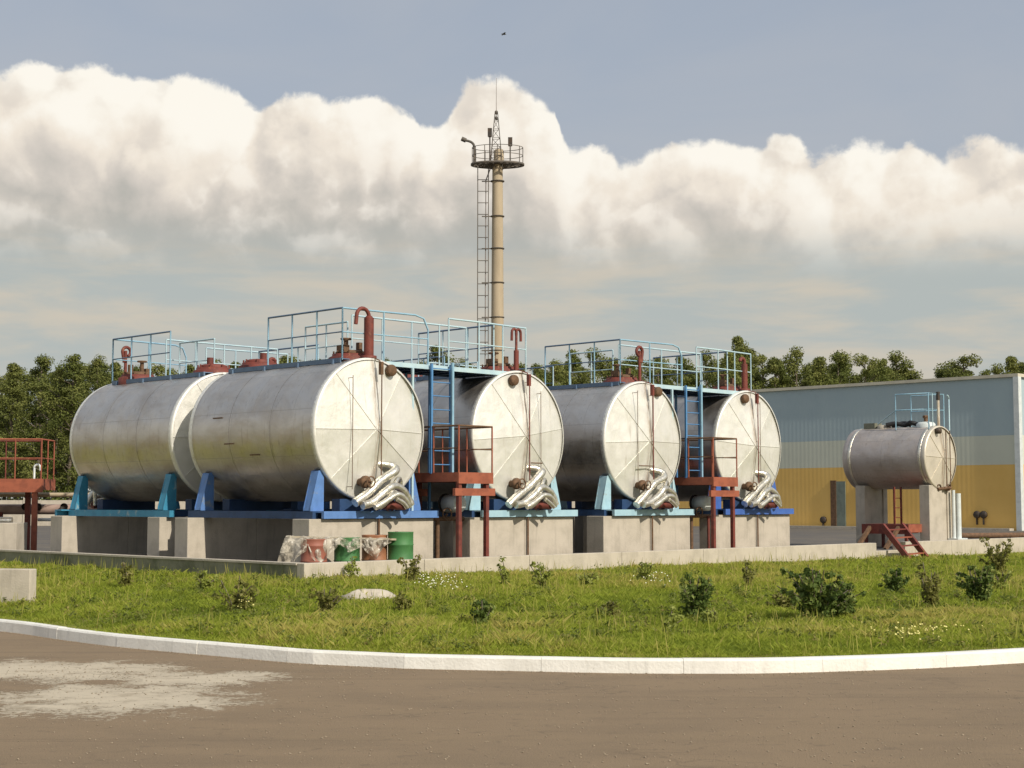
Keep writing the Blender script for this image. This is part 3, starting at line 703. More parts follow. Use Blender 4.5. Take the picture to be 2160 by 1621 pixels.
# the one cut by the left edge of the photo
pl = at(90, 1010, 41)
def left_platform():
    t = thing('access_platform', (pl.x, pl.y, YARD), R(2), 'wide orange railed platform on brown legs at the left edge of the photo', 'platform', 'orange steel platforms')
    zd = 2.1
    m = MB(); m.box(-4.2, 0, 0, .06, zd-.36, zd); m.box(-.06, 0, .06, 1.3, zd-.3, zd); m.build('deck_edge', M_orange, t)
    MB().box(-4.2, -.06, .06, 1.3, zd-.05, zd-.01).build('deck', M_red, t)
    for x, y, mm in ((-.22, .1, M_orange), (-.62, .9, M_red), (-3.9, .1, M_red), (-3.9, 1.1, M_red)): MB().box(x-.07, x+.07, y-.05, y+.05, 0, zd-.3).build('leg', mm, t)
    railing([(-4.2, .03), (-.05, .03), (-.05, 1.3)], M_orange, t, zd, 1.05, .68)
    railing([(-4.2, 1.28), (-.4, 1.28)], M_red, t, zd, 1.05, .9)
    m = MB(); m.tube([(-.28, .2, zd), (-.28, .2, zd+.3)]+arc((-.2, .2, zd+.3), .08, 180, 0, 5)+[(-.12, .2, zd+.22)], .03, 8); m.build('spout', M_white, t)
left_platform()
def left_pipes():
    t = thing('pipe_rack', (pl.x, pl.y+1.6, YARD), R(2), 'pale horizontal pipes on low supports under and beside the left platform', 'pipes')
    for y, z, r, mm, x0, x1 in ((0, 1.68, .06, M_mast, -4, 2.3), (.1, 1.28, .14, mat('pinkish_cladding', (.42, .30, .25), .6), -4, 1.3), (-.3, 1.0, .045, M_white, -.5, .85), (-1.0, .98, .10, M_foil, -4, -1.0)):
        MB().tube([(x0, y, z), (x1, y, z)], r, 12).build('pipe', mm, t)
    for x in (-3, -1.6, .9): MB().box(x-.05, x+.05, -.05, .05, 0, 1.2).build('support', M_red, t)
    for x in (-.9, -.55, .15, .45): MB().lathe([(.10, -.04), (.10, .04), (.001, .04)], (x, -.12, 1.35), 'y', 12).build('valve', M_dark, t)
left_pipes()
b_ = at(14, 1150, 39.5); o = MB().box(-1.8, .35, -.4, .6, 0, .95).build('concrete_footing', M_concrete, None, (b_.x, b_.y, YARD), R(2), bevel=.012)
tag(o, 'pale concrete block under the left platform behind the low wall', 'block')

def manifold(u, label):
    p = W(u, 0); t = thing('pipe_manifold', (p.x, p.y, YARD), A, label, 'pipes', 'brown pipe manifolds between the tanks')
    m = MB(); m.tube([(1.72, .0, 1.12), (2.72, 0, 1.12)], .05, 10); m.tube([(1.95, 0, 1.12), (1.95, 0, .1)], .05, 10); m.build('pipe', M_rust, t)
    m = MB(); m.tube([(2.55, -.1, 1.12), (2.55, -.1, .1)], .035, 8); m.build('pipe', M_red, t)
    m = MB(); m.lathe([(.001, -.34), (.17, -.34), (.20, -.30), (.20, .1), (.001, .1)], (2.42, .1, 1.45), 'y', 20); m.build('filter_drum', M_white, t)
    m = MB(); m.lathe([(.22, .105), (.22, .16), (.001, .16)], (2.42, .1, 1.45), 'y', 20); m.build('drum_flange', M_dark, t)
    m = MB(); m.tube([(2.1+.13*math.cos(a), -.15, 1.22+.13*math.sin(a)) for a in np.linspace(0, 2*math.pi, 13)], .018, 6); m.tube([(2.1, -.15, 1.22), (2.1, 0, 1.12)], .02, 6); m.build('hand_wheel', M_rust, t)
manifold(0, 'brown pipes with a white filter drum under the first orange platform')
manifold(2*DU, 'brown pipes with a white filter drum under the farther orange platform')

# ------------------------------------------------------------------ drums and cover
def drum(px, mm, label, group, h=.86, w=.255, yb=0, d=30.6, dz=0):
    p = at(px, 1160, d); t = thing('drum', (p.x, p.y, .40+dz), random.uniform(0, 3), label, 'drum', group)
    m = MB(); m.lathe([(.001, 0), (w-.01, 0), (w, .01), (w, .27), (w+.012, .285), (w, .30), (w, .57), (w+.012, .585), (w, .60), (w, h-.02), (w+.01, h), (w-.02, h), (w-.02, h-.02), (.001, h-.02)], (0, 0, 0), 'z', 28)
    m.build('body', mm, t)
    m = MB(); m.lathe([(.035, h-.02), (.035, h+.005), (.001, h+.005)], (w*.6, 0, 0), 'z', 10); m.build('bung', M_dark, t)
M_green = mat('green_drum_paint', (.06, .20, .06), .6, 0, (.05, .165, .05), 4, .1, 20, stain=(.25, .42, .22), sscale=3, slo=.66, shi=.8)
M_dred = mat('faded_red_drum_paint', (.33, .12, .08), .6, 0, (.33, .11, .07), 4, .1, 20, stain=(.48, .30, .20), sscale=3, slo=.6, shi=.78)
M_dbrn = mat('brown_drum_paint', (.36, .16, .08), .6, 0, (.28, .12, .06), 4, .1, 20, stain=(.45, .30, .18), sscale=3, slo=.6, shi=.78)
drum(662, M_dred, 'faded red steel drum, leftmost of the four drums', 'drums', d=30.3, h=.72)
drum(732, M_green, 'green steel drum half under the plastic sheet, between two brown drums', 'drums', d=30.6, h=.74)
drum(790, M_dbrn, 'brown steel drum directly left of the uncovered green drum', 'drums', d=31.0, h=.78)
drum(845, M_green, 'uncovered green steel drum at the right end of the drum row', 'drums', d=31.0, h=.84)
def sheet():
    # a rumpled translucent-looking sheet over a plank across the drums
    a = at(608, 1133, 30.3); b = at(832, 1138, 30.9)
    m = MB(); m.bar((a.x, a.y, a.z), (b.x, b.y, b.z), .35, .035)
    t = thing('plank', (0, 0, 0), 0, 'long pale plank lying across the tops of the drums', 'plank')
    m.build('board', mat('weathered_plank', (.50, .43, .30), .85, 0, (.36, .30, .2), 6, .3, 30, stretch=(1, 8, 8)), t)
    sm_ = bpy.data.materials.new('milky_plastic'); sm_.use_nodes = True; n = NT(sm_.node_tree); bs = n.n['Principled BSDF']
    bs.inputs['Base Color'].default_value = (.52, .47, .38, 1); bs.inputs['Roughness'].default_value = .35
    n.put(bs.inputs['Alpha'], n.smooth(n.noise(n.node('ShaderNodeTexCoord').outputs['Object'], 7, 6, .7, .5), .38, .62, .12, .9))
    nx, nz = 60, 22; V = []; Fc = []
    rr = random.Random(5); ph = [rr.uniform(0, 6) for _ in range(8)]
    for i in range(nx+1):
        f = i/nx; base = a.lerp(b, f*.98)
        bot = float(np.interp(f, [0, .10, .13, .2, .3, .42, .5, .62, .72, .85, .93, 1], [.42, .42, .70, .95, .62, .80, 1.0, .85, .98, .72, .95, 1.05]))
        for j in range(nz+1):
            g_ = j/nz; z = (a.z*(1-f)+b.z*f+.025)*(1-g_)+bot*g_
            if j < 3: off = -.12*(1-j/3.)
            else: off = 0
            w = .05*math.sin(f*38+ph[0]+3*g_)+.035*math.sin(f*71+ph[1]-5*g_)+.03*math.sin(g_*9+f*20)
            V.append((base.x-.5*g_*max(0, .18-f)*5*.5+w*.3, base.y-.30-.12*g_+off*-1+w*(.3+g_), z+.015*math.sin(f*50+g_*7)))
    for i in range(nx):
        for j in range(nz):
            Fc.append((i*(nz+1)+j, (i+1)*(nz+1)+j, (i+1)*(nz+1)+j+1, i*(nz+1)+j+1))
    m = MB(); m.add(V, Fc, True); o = m.build('plastic_sheet', sm_); tag(o, 'crumpled milky plastic sheet hanging from the plank over the drums', 'sheet')
sheet()

# ------------------------------------------------------------------ small tank
T5 = at(1984, 1058, 48)
def small_tank():
    p = T5; t = thing('small_tank', (p.x, p.y, YARD), A, 'small weathered tank on tall concrete legs in front of the yellow building', 'tank')
    r = .98; L = 2.95; zc = 2.86
    m = MB(); m.lathe([(.001, L+.12), (r*.6, L+.09), (r*.9, L+.0), (r*.99, L-.08), (r, L-.18), (r, 0)], (0, 0, r), 'y', 64); m.build('shell', M_shell5, t, (0, 0, zc-r))
    for yy in (.16, L-.30): MB().lathe([(r+.002, yy-.045), (r+.014, yy-.04), (r+.014, yy+.04), (r+.002, yy+.045)], (0, 0, zc), 'y', 64).build('strap_band', M_foil, t)
    cap_mesh(21, r, True, .10).build('end_cap', M_cap5, t, (0, 0, zc))
    top = zc+r
    m = MB(); m.lathe([(.30, -.08), (.30, .07), (.24, .13), (.001, .16)], (0, .45, top), 'z', 20); mh = m.build('dome', M_white, t)
    m = MB(); m.tube([(0, .45, top+.14), (0, .45, top+.35)], .06, 10); m.tube([(-.12, .45, top+.3), (.12, .45, top+.3)], .05, 8); m.build('valve', M_rust, t)
    m = MB(); m.box(-.22, .22, 2.15, 2.55, top-.05, top+.16); m.build('hatch', mat('dull_hatch', (.22, .22, .16), .7), t)
    m = MB(); m.lathe([(.22, -.1), (.22, .08), (.001, .1)], (-.05, 1.9, top), 'z', 16); m.build('hatch', M_concrete, t)
    m = MB(); m.tube(catm3([(-.2, 1.75, top+.08), (-.05, 1.5, top+.13), (.05, 1.2, top+.07), (-.1, .95, top+.14), (.02, .75, top+.08)], 4), .07, 8)
    m.tube(catm3([(.1, 1.7, top+.05), (.12, 1.3, top+.15), (0, 1.0, top+.06)], 4), .06, 8); m.build('hose', M_black, t)
    m = MB(); m.tube([(.12, .08, top-.06), (.12, .08, top+.82)], .045, 10); m.build('vent_pipe', M_cap5, t)
    MB().tube([(.12, .08, top+.82), (.12, .08, top+1.08)], .06, 10).build('vent_cap', M_dark, t)
    m = MB(); m.lathe([(.001, -.12), (.09, -.12), (.09, .03)], (-.22, -.05, zc+r-.16), 'y', 12); m.build('nozzle', M_dark, t)
    for x in (.17, .42): MB().tube([(x, -.13, zc-.9), (x, -.13, zc+.85)], .018, 6).build('gauge_rod', M_rust, t)
    # top guard rail cage
    m = MB(); z0, z1 = top-.1, top+1.02
    C = [(-.45, 1.25), (-.45, .1), (.5, .1), (.5, 1.25)]
    for x, y in C: m.tube([(x, y, z0), (x, y, z1)], .02, 6)
    for z in (z1, z0+.62): m.tube([(x, y, z) for x, y in C], .018, 6)
    m.build('guard_rail', M_rail, t)
    m = MB(); m.tube([(.62, -.02, zc+.2), (.62, -.02, z1-.15)]+arc((.50, -.02, z1-.15), .12, 0, 90, 4), .02, 6); m.tube([(-.2, .1, z1), (-.2, .1, z0+.1)], .015, 6); m.tube([(-.45, 1.25, z0+.62), (-.45, 1.9, z0+.2)], .018, 6); m.build('guard_rail', M_railw, t)
    m = MB()
    for x0 in (-.15, .45): m.lathe([(.10, -.05), (.10, .05), (.001, .05)], (x0, -.02, zc-.93), 'y', 12)
    m.tube([(-.2, -.02, zc-.98), (.6, -.02, zc-.93)], .05, 8); m.build('bottom_pipe', M_rust, t)
    for x, mm, r_ in ((.62, M_white, .055), (.92, M_white, .085)): MB().tube([(x, -.1, 0), (x, -.1, 1.85 if r_ < .06 else 1.75)], r_, 10).build('riser_pipe', mm, t)
    m = MB(); m.box(.5, 1.1, -.3, .1, .15, .35); m.build('pipe_base', M_white, t)
    for y0, lab in ((-.02, 'tall concrete slab leg under the near end of the small tank'), (2.25, 'tall concrete slab leg under the far end of the small tank')):
        q = Vector((p.x-y0*NX, p.y-y0*NY, YARD))
        m = MB(); m.box(-.72, .06, 0, .34, 0, 2.0); m.box(.06, .5, .1, .34, 0, 1.95); m.box(.5, .75, .06, .4, 0, 1.95)
        tag(m.build('slab_pier', M_concrete, None, q, A, bevel=.012), lab, 'pier', 'slab legs of the small tank')
small_tank()
def red_steps():
    p = W(0, 0); q = Vector((T5.x, T5.y, 0))
    t = thing('red_platform_stair', (q.x, q.y, YARD), A, 'dark red steel platform with ladder and steps crossing the low wall below the small tank', 'steps')
    m = MB(); m.box(-1.5, -.3, .3, 1.9, .72, .80); m.box(-1.5, -1.42, .3, 1.9, .5, .72); m.build('deck', M_red, t)
    m = MB(); m.box(-1.5, -.3, .26, .30, .55, .80); m.box(-.9, .2, .9, .95, .5, .78); m.build('deck_edge', M_orange, t)
    for x, y in ((-1.4, .4), (-1.4, 1.8), (-.4, .4), (-.4, 1.8)): MB().box(x-.04, x+.04, y-.04, y+.04, 0, .72).build('leg', M_red, t)
    for y in (.6, 1.6): MB().bar((-2.3, y, .05), (-1.5, y, .7), .09, .12).build('brace', M_rust, t)
    ladder(-1.05, -.65, 1.0, .8, 1.95, M_red, t, y2=1.0)
    s = thing('wall_steps', (0, 0, 0), 0, 'steep dark red steel steps leading down over the low wall to the grass', 'steps')
    a0, a1 = at(1862, 1110, 43.25), at(1918, 1182, 42.3); b0, b1 = at(1902, 1108, 43.85), at(1955, 1178, 42.9)
    for c0_, c1_ in ((a0, a1), (b0, b1)): MB().bar(c0_, c1_, .07, .17).build('stringer', M_red, s)
    for k in range(4):
        f = .12+.24*k; MB().bar(a0.lerp(a1, f), b0.lerp(b1, f), .2, .03).build('tread', M_orange if k % 2 else M_red, s)
red_steps()

# ------------------------------------------------------------------ mast
def mast():
    Y = 60; p = at(1049, 1058, Y); t = thing('lighting_mast', (p.x, p.y, .4), 0, 'tall cream mast with ladder, round lamp platform and antenna behind the tanks', 'mast')
    pix = lambda y: (at(1049, y, Y).z-.4)
    ztop = pix(350); s = Y/F
    m = MB(); m.lathe([(.27, 0), (.25, ztop*.5), (.205, ztop)], (0, 0, 0), 'z', 24); m.lathe([(.205, ztop), (.33, ztop+.1)], (0, 0, 0), 'z', 24); m.build('column', M_mast, t)
    for y in (383, 457, 525, 597, 670, 740):
        z = pix(y); m = MB(); m.lathe([(.20, z-.018), (.272, z-.018), (.272, z+.018), (.20, z+.018)], (0, 0, 0), 'z', 24); m.bar((-.24, 0, z), (-.62, 0, z), .04); m.build('clamp', M_mastd, t)
    l = MB()
    for x in (-.78, -.36): l.bar((x, 0, 0), (x, 0, pix(355)), .035)
    z = .3; 
    while z < pix(358): l.tube([(-.78, 0, z), (-.36, 0, z)], .016, 5); z += .46
    l.build('ladder', M_mastd, t)
    MB().tube([(-.50, .06, 0), (-.46, .06, pix(380)), (-.28, .02, pix(355))], .025, 6).build('cable', M_spike, t)
    zp = pix(349); m = MB(); m.lathe([(.2, -.20), (.34, .0), (.34, .05), (.2, .06)], (0, 0, zp), 'z', 28)
    m.lathe([(.96, -.02), (1.06, -.02), (1.06, .06), (.96, .06), (.96, -.02)], (0, 0, zp), 'z', 28); m.lathe([(.62, 0), (.66, 0), (.66, .03), (.62, .03), (.62, 0)], (0, 0, zp), 'z', 28)
    for k in range(16):
        a = k*math.pi/8; m.bar((.3*math.cos(a), .3*math.sin(a), zp+.02), (1.0*math.cos(a), 1.0*math.sin(a), zp+.02), .10 if k % 3 else .22, .03)
    for k in range(6):
        a = k*math.pi/3+.3; m.bar((.2*math.cos(a), .2*math.sin(a), zp-.15), (.85*math.cos(a), .85*math.sin(a), zp-.01), .025)
    m.build('platform', M_mastd, t).scale = (1, .6, 1)
    m = MB()
    for k in range(12):
        a = k*math.pi/6; m.tube([(1.0*math.cos(a), 1.0*math.sin(a), zp+.05), (1.0*math.cos(a), 1.0*math.sin(a), zp+.70)], .016, 5)
    for h in (.38, .70): m.tube([(1.0*math.cos(a), 1.0*math.sin(a), zp+h) for a in np.linspace(0, 2*math.pi, 33)], .014, 5)
    m.build('guard_rail', M_mastd, t).scale = (1, .6, 1)
    m = MB(); m.lathe([(.20, .05), (.20, .55), (.16, .62), (.001, .64)], (.05, 0, zp), 'z', 18); m.build('cabinet', M_mast, t)
    def flood(x, y, z, rx):
        m = MB(); m.tube([(x, y, zp+.05), (x, y, z-.1)], .03, 6); m.box(x-.07, x+.07, y-.12, y+.08, z-.15, z+.15); m.box(x-.085, x+.085, y-.14, y-.12, z-.17, z+.17); m.build('floodlight', M_dark, t)
    flood(-.30, -.3, pix(285), 0); flood(.50, -.2, pix(303), 0)
    m = MB(); m.tube(catm3([(-.92, 0, zp), (-.92, 0, pix(312)), (-1.0, 0, pix(302)), (-1.15, 0, pix(298)), (-1.25, 0, pix(297))], 4), .05, 8); m.tube([(-1.25, 0, pix(297)), (-1.42, 0, pix(293))], .09, 10); m.build('street_lamp_arm', M_mastd, t)
    # lattice spike
    zb, zt = pix(330), pix(236); m = MB()
    for sx, sy in ((-1, -1), (1, -1), (1, 1), (-1, 1)): m.tube([(sx*.24-.05, sy*.24, zp), (sx*.05-.05, sy*.05, zt)], .015, 5)
    for k in range(6):
        f = k/6; w = .24*(1-f)+.05*f; z = zp*(1-f)+zt*f; w2 = .24*(1-f-1/6)+.05*(f+1/6); z2 = zp*(1-f-1/6)+zt*(f+1/6)
        c = [(-w-.05, -w, z), (w-.05, -w, z), (w-.05, w, z), (-w-.05, w, z)]; c2 = [(-w2-.05, -w2, z2), (w2-.05, -w2, z2), (w2-.05, w2, z2), (-w2-.05, w2, z2)]
        for q in range(4): m.tube([c[q], c[(q+1) % 4]], .009, 4); m.tube([c[q], c2[(q+1) % 4]], .009, 4)
    m.lathe([(.001, -.12), (.05, -.08), (.05, .05), (.001, .08)], (-.05, 0, pix(237)), 'z', 8); m.lathe([(.001, -.08), (.05, -.05), (.05, .05), (.001, .08)], (-.05, 0, pix(250)), 'z', 8)
    m.build('lattice_spike', M_mastd, t)
    MB().tube([(-.05, 0, pix(240)), (-.05, 0, pix(165))], [.016, .010], 6).build('antenna_rod', M_spike, t)
    return t
mast()

# ------------------------------------------------------------------ yellow and blue building
def building():
    # local frame: x along facade (towards its near corner negative), facade plane y=0
    c = at(2150, 1058, 76.4)
    ang = math.atan2(-NY, -NX)                  # facade runs back along the tank axes
    p = Vector((c.x, c.y, .38)); L = 60; D = 22
    t = thing('industrial_building', p, ang, 'long flat roofed building striped blue grey, light grey and ochre yellow behind the tanks', 'building')
    def bands(name, c1, c2):
        m = mat(name, c1, .75, 0, c2, .35, 0, 1, stain=tuple(x*.8 for x in c1), sscale=.5, slo=.6, shi=.8)
        tt = NT(m.node_tree); b = tt.n['Principled BSDF']; oc = tt.node('ShaderNodeTexCoord').outputs['Object']
        wv = tt.node('ShaderNodeTexWave'); wv.wave_type = 'BANDS'; wv.bands_direction = 'X'; wv.inputs['Scale'].default_value = 1.2; tt.l.new(oc, wv.inputs['Vector'])
        bn = tt.node('ShaderNodeBump'); bn.inputs['Strength'].default_value = .12; bn.inputs['Distance'].default_value = .02
        tt.l.new(wv.outputs['Fac'], bn.inputs['Height']); tt.l.new(bn.outputs[0], b.inputs['Normal']); return m
    mb_ = bands('blue_grey_cladding', (.42, .52, .54), (.39, .49, .52)); mg = bands('light_grey_cladding', (.64, .66, .54), (.60, .62, .51)); my = bands('ochre_cladding', (.84, .54, .155), (.78, .49, .13))
    H = EYE+6.18-.38; z1 = EYE+1.83-.38; z2 = EYE+3.29-.38
    MB().box(0, L, 0, -D, 0, z1).build('ochre_wall', my, t); MB().box(0, L, 0, -D, z1+.002, z2).build('grey_wall', mg, t); MB().box(0, L, 0, -D, z2+.002, H).build('blue_wall', mb_, t)
    mw = mat('cream_trim', (.66, .62, .48), .6, 0, (.58, .54, .42), 2)
    MB().box(-.15, L+.1, .12, -D-.1, H+.002, H+.16).build('roof_trim', mw, t)
    m = MB(); m.box(-.16, .12, .12, -.2, 0, H); m.build('corner_trim', M_white, t)
    xd = 0
    # door and wall fittings (positions measured along the facade)
    def fx(px):
        k = (px-1080)/F; ux, uy = -NX, -NY
        return (k*p.y-p.x)/(ux-k*uy)
    a, b = fx(1782), fx(1763)
    d = MB(); d.box(a, b, 0, .04, 0, 2.55); dd = d.build('door', mat('green_grey_door', (.20, .24, .20), .6), t)
    MB().box(b, b+.35, 0, .07, 0, 2.6).build('door_frame', M_rust, dd)
    MB().box(fx(1830), fx(1805), 0, .04, 0, 2.3).build('door', mat('dull_door', (.16, .16, .15), .6), t)
    for px, py in ((1735, 1097), (2058, 1086), (2072, 1086)):
        x = fx(px); yy = p.y+x*(-NY); z = at(px, py, yy).z-.38
        m = MB(); m.lathe([(.001, .12), (.17, .12), (.19, .08), (.19, 0)], (x, 0, z), 'y', 12); m.box(x-.03, x+.03, 0, .1, z-.5, z); m.build('wall_vent', M_dark, t)
    m = MB(); m.box(fx(2140), fx(1650), .3, .75, .0, .14); m.build('plinth', M_concrete, t)
    return t
bt = building()
def annex():
    c = at(2154, 1058, 80); ang = math.atan2(-NY, -NX)
    t = thing('annex', (c.x+.6, c.y+.2, .38), ang, 'low white annex just showing past the right corner of the striped building', 'building')
    m = MB(); m.box(-9, -1, -.5, -8, 0, 6.0); m.build('wall', M_white, t)
    m = MB(); m.box(-9.2, -.9, -.4, -8.2, 6.0, 6.15); m.build('roof', M_concrete, t)
    m = MB()
    for x in (-7.6, -5.4, -3.2): m.box(x, x+1.3, -.5, -.46, 2.0, 3.6)
    m.build('window', M_dark, t)
annex()
# pipeline lying along the yard at right
def ground_pipe():
    a = at(1990, 1118, 54); m = MB(); m.tube([(0, 0, .25), (26, 0, .25)], .10, 10)
    t = thing('ground_pipeline', (a.x, a.y, .4), R(20), 'rusty pipeline on small blocks along the yard right of the small tank', 'pipe')
    m.build('pipe', M_rust, t)
    for k in range(9): MB().box(k*3-.12, k*3+.12, -.15, .15, 0, .15).build('block', M_concrete, t)
ground_pipe()

# far pale fence seen under the tanks
def far_fence():
    m = MB(); t = thing('perimeter_fence', (-62, 92, .3), 0, 'long pale concrete panel fence far behind the tanks at the edge of the wood', 'fence')
    for k in range(24): MB().box(k*3+.09, k*3+2.95, -.04, .04, 0, 1.62).build('panel', M_concrete, t); MB().box(k*3-.08, k*3+.085, -.09, .09, 0, 1.75).build('post', M_concrete, t)
far_fence()

# ------------------------------------------------------------------ foliage
def leaf_mat(name, c1, c2, c3, trans=.25):
    m = bpy.data.materials.new(name); m.use_nodes = True; t = NT(m.node_tree); b = t.n['Principled BSDF']
    a = t.node('ShaderNodeAttribute'); a.attribute_name = 'tint'
    oi = t.node('ShaderNodeObjectInfo').outputs['Random']
    c = t.mix(t.smooth(a.outputs['Fac'], .0, .55), (*c1, 1), (*c2, 1)); c = t.mix(t.smooth(a.outputs['Fac'], .55, 1.), c, (*c3, 1))
    c = t.mix(t.math('MULTIPLY', oi, .30), c, (c2[0]*.6, c2[1]*.62, c2[2]*.6, 1))
    t.put(b.inputs['Base Color'], c); b.inputs['Roughness'].default_value = .65; b.inputs['Specular IOR Level'].default_value = .25
    tr = t.node('ShaderNodeBsdfTranslucent'); t.put(tr.inputs[0], c)
    mx = t.node('ShaderNodeMixShader'); mx.inputs[0].default_value = trans
    t.l.new(b.outputs[0], mx.inputs[1]); t.l.new(tr.outputs[0], mx.inputs[2]); t.l.new(mx.outputs[0], t.n['Material Output'].inputs[0])
    return m
M_leafA = leaf_mat('dark_tree_leaves', (.08, .10, .022), (.145, .17, .038), (.24, .245, .07))
M_leafB = leaf_mat('light_tree_leaves', (.11, .13, .032), (.19, .21, .052), (.30, .295, .09))
M_leafS = leaf_mat('shrub_leaves', (.05, .09, .022), (.15, .21, .045), (.48, .52, .16), .4)
M_leafR = leaf_mat('reddish_shrub_leaves', (.13, .13, .03), (.24, .24, .06), (.36, .32, .12), .4)
M_leafY = leaf_mat('yellow_green_weed_leaves', (.19, .23, .045), (.34, .38, .08), (.52, .54, .18), .4)
M_grass = leaf_mat('grass_blades', (.19, .255, .035), (.41, .475, .06), (.63, .53, .17), .5)
M_bark = mat('bark', (.12, .09, .06), .9, 0, (.22, .19, .15), 3, .4, 20, stretch=(1, 1, 4))

def leaf_quads(C, Rad, n, size, flat=.0, squash=.8):
    """C (k,3) clump centres, Rad (k,), n leaves each; two-triangle leaves"""
    k = len(C); N = k*n
    c = np.repeat(C, n, 0); rad = np.repeat(Rad, n)
    d = rng.normal(size=(N, 3)); d /= np.linalg.norm(d, axis=1)[:, None]
    rr = rad*rng.random(N)**.45
    pos = c+d*rr[:, None]*np.array([1, 1, squash])
    nn = d*.7+rng.normal(size=(N, 3))*.6+np.array([0, 0, .35]); nn /= np.linalg.norm(nn, axis=1)[:, None]
    a = np.cross(nn, rng.normal(size=(N, 3))); a /= np.linalg.norm(a, axis=1)[:, None]; b = np.cross(nn, a)
    s = size*rng.uniform(.6, 1.3, N)[:, None]
    V = np.stack([pos-a*s*.5, pos-b*s*.28, pos+a*s*.5, pos+b*s*.28], 1).reshape(-1, 3)
    Fc = np.arange(N*4).reshape(-1, 4)
    tint = np.repeat(np.repeat(rng.random(k), n)*.55+rng.random(N)*.45, 4)
    return V, Fc, tint
def tree_meshes(kind):
    H = 12.0; C = []; Rd = []
    spread = {0: 2.1, 1: 2.5, 2: 1.7, 3: 2.2, 4: 2.6}[kind]; base = {0: 2.2, 1: 2.8, 2: 2.0, 3: 3.4, 4: 2.4}[kind]
    limbs = MB(); lean = rng.uniform(-.3, .3, 2)
    tp = [(0, 0, -.3), (lean[0]*.3, lean[1]*.3, H*.3), (lean[0]*.7, lean[1]*.7, H*.6), (lean[0], lean[1], H*.95)]
    limbs.tube(catm3(tp, 3), list(np.linspace(.17, .03, 10)), 7)
    nb = 64
    for i in range(nb):
        f = (i+rng.random())/nb; z = base+(H-base-.3)*f
        prof = math.sin(math.pi*min(1, (f*.86+.14)))**.75 if kind != 4 else math.sin(math.pi*(f*.75+.2))**.6
        a = rng.random()*2*math.pi; r = spread*prof*rng.uniform(.35, 1.05)
        if kind == 2: r *= (1-f*.45)
        c = np.array([math.cos(a)*r+lean[0]*f, math.sin(a)*r+lean[1]*f, z+rng.uniform(-.3, .3)])
        C.append(c); Rd.append(rng.uniform(.45, .95)*(1-.35*f))
        if i % 2 == 0: limbs.tube([(lean[0]*f, lean[1]*f, z-.9*prof-.2), tuple(c)], [.05, .015], 4)
    C.append(np.array([lean[0], lean[1], H-.35])); Rd.append(.35)
    V, Fc, ti = leaf_quads(np.array(C), np.array(Rd), 210, .155)
    return npmesh('crown', V, Fc, M_leafA if kind in (0, 3) else M_leafB, ti), limbs
TREES = []
for k in range(5):
    cm, lm = tree_meshes(k); tmp = lm.build('trunk', M_bark); TREES.append((cm, tmp.data)); bpy.data.objects.remove(tmp)
def tree(x, y, h, k, label, group, name='leafy_tree', wide=1.0):
    z = float(ground_z(x, y)); t = thing(name, (x, y, z-.05), random.uniform(0, 6.28), label, 'tree', group)
    s = h/12.0; w = s*wide*random.uniform(.9, 1.15)
    for nm, me in (('crown', TREES[k][0]), ('trunk', TREES[k][1])):
        o = bpy.data.objects.new(nm, me); COL.objects.link(o); o.parent = t
    t.scale = (w, w, s)
prof = [(-80, 762), (-30, 770), (25, 766), (85, 752), (118, 772), (150, 752), (200, 756), (240, 764), (290, 775), (340, 770), (400, 775), (450, 765), (500, 762), (560, 770), (610, 748), (660, 762),
        (705, 768), (760, 765), (820, 760), (880, 762), (930, 735), (985, 762), (1040, 770), (1100, 768), (1160, 758), (1210, 740), (1255, 740), (1300, 752), (1345, 750), (1400, 748),
        (1445, 752), (1490, 742), (1530, 735), (1557, 704), (1600, 742), (1640, 752), (1680, 731), (1720, 745), (1762, 738), (1820, 742), (1858, 755), (1892, 742), (1945, 792), (1985, 772),
        (2032, 742), (2075, 778), (2105, 768), (2142, 744), (2180, 750), (2230, 745)]
def side(px): return 'left of the tanks' if px < 280 else ('behind the tanks' if px < 1640 else 'above the striped building roof')
random.seed(11)
for i, (px, py) in enumerate(prof):
    Y = random.uniform(104, 116); p = at(px, py, Y); h = p.z-.3
    lab = f'leafy green tree in the front of the wood {side(px)}'; kk = i % 5; wd = 1.0
    if px == 1557: lab = 'tallest leafy tree, rising behind the farthest front tank'; kk = 2; wd = .9
    if px == 2032: lab = 'broad isolated tree over the roof of the striped building near its right end'; kk = 4; wd = 1.25
    if px == 85: lab = 'tallest tree of the wood at the left edge, left of the gap in the treetops'
    tree(p.x, p.y, h, kk, lab, 'trees of the wood '+side(px), wide=wd)
for r_, (Y0, dy) in enumerate(((121, 14), (130, 22))):
    for px in range(-90, 2260, 62):
        q = px+random.uniform(-20, 20)
        if 1925 < q < 1975: continue
        py = np.interp(q, [a for a, b in prof], [b for a, b in prof])+dy+random.uniform(-6, 14); Y = Y0+random.uniform(-3, 3); p = at(q, py, Y)
        tree(p.x, p.y, p.z-.3, random.randrange(5), f'darker tree deeper in the wood {side(q)}', 'deeper trees '+side(q), wide=1.2)
# undergrowth below the trees, too dense to count
nC = 520; C = np.stack([rng.uniform(-48, 50, nC), rng.uniform(100, 119, nC), rng.uniform(.4, 2.9, nC)], 1)
V, Fc, ti = leaf_quads(C, rng.uniform(.7, 1.3, nC), 60, .34); me = npmesh('undergrowth', V, Fc, M_leafA, ti*.6)
o = bpy.data.objects.new('undergrowth', me); COL.objects.link(o); tag(o, 'dense dark undergrowth along the foot of the wood', 'undergrowth', None, 'stuff')

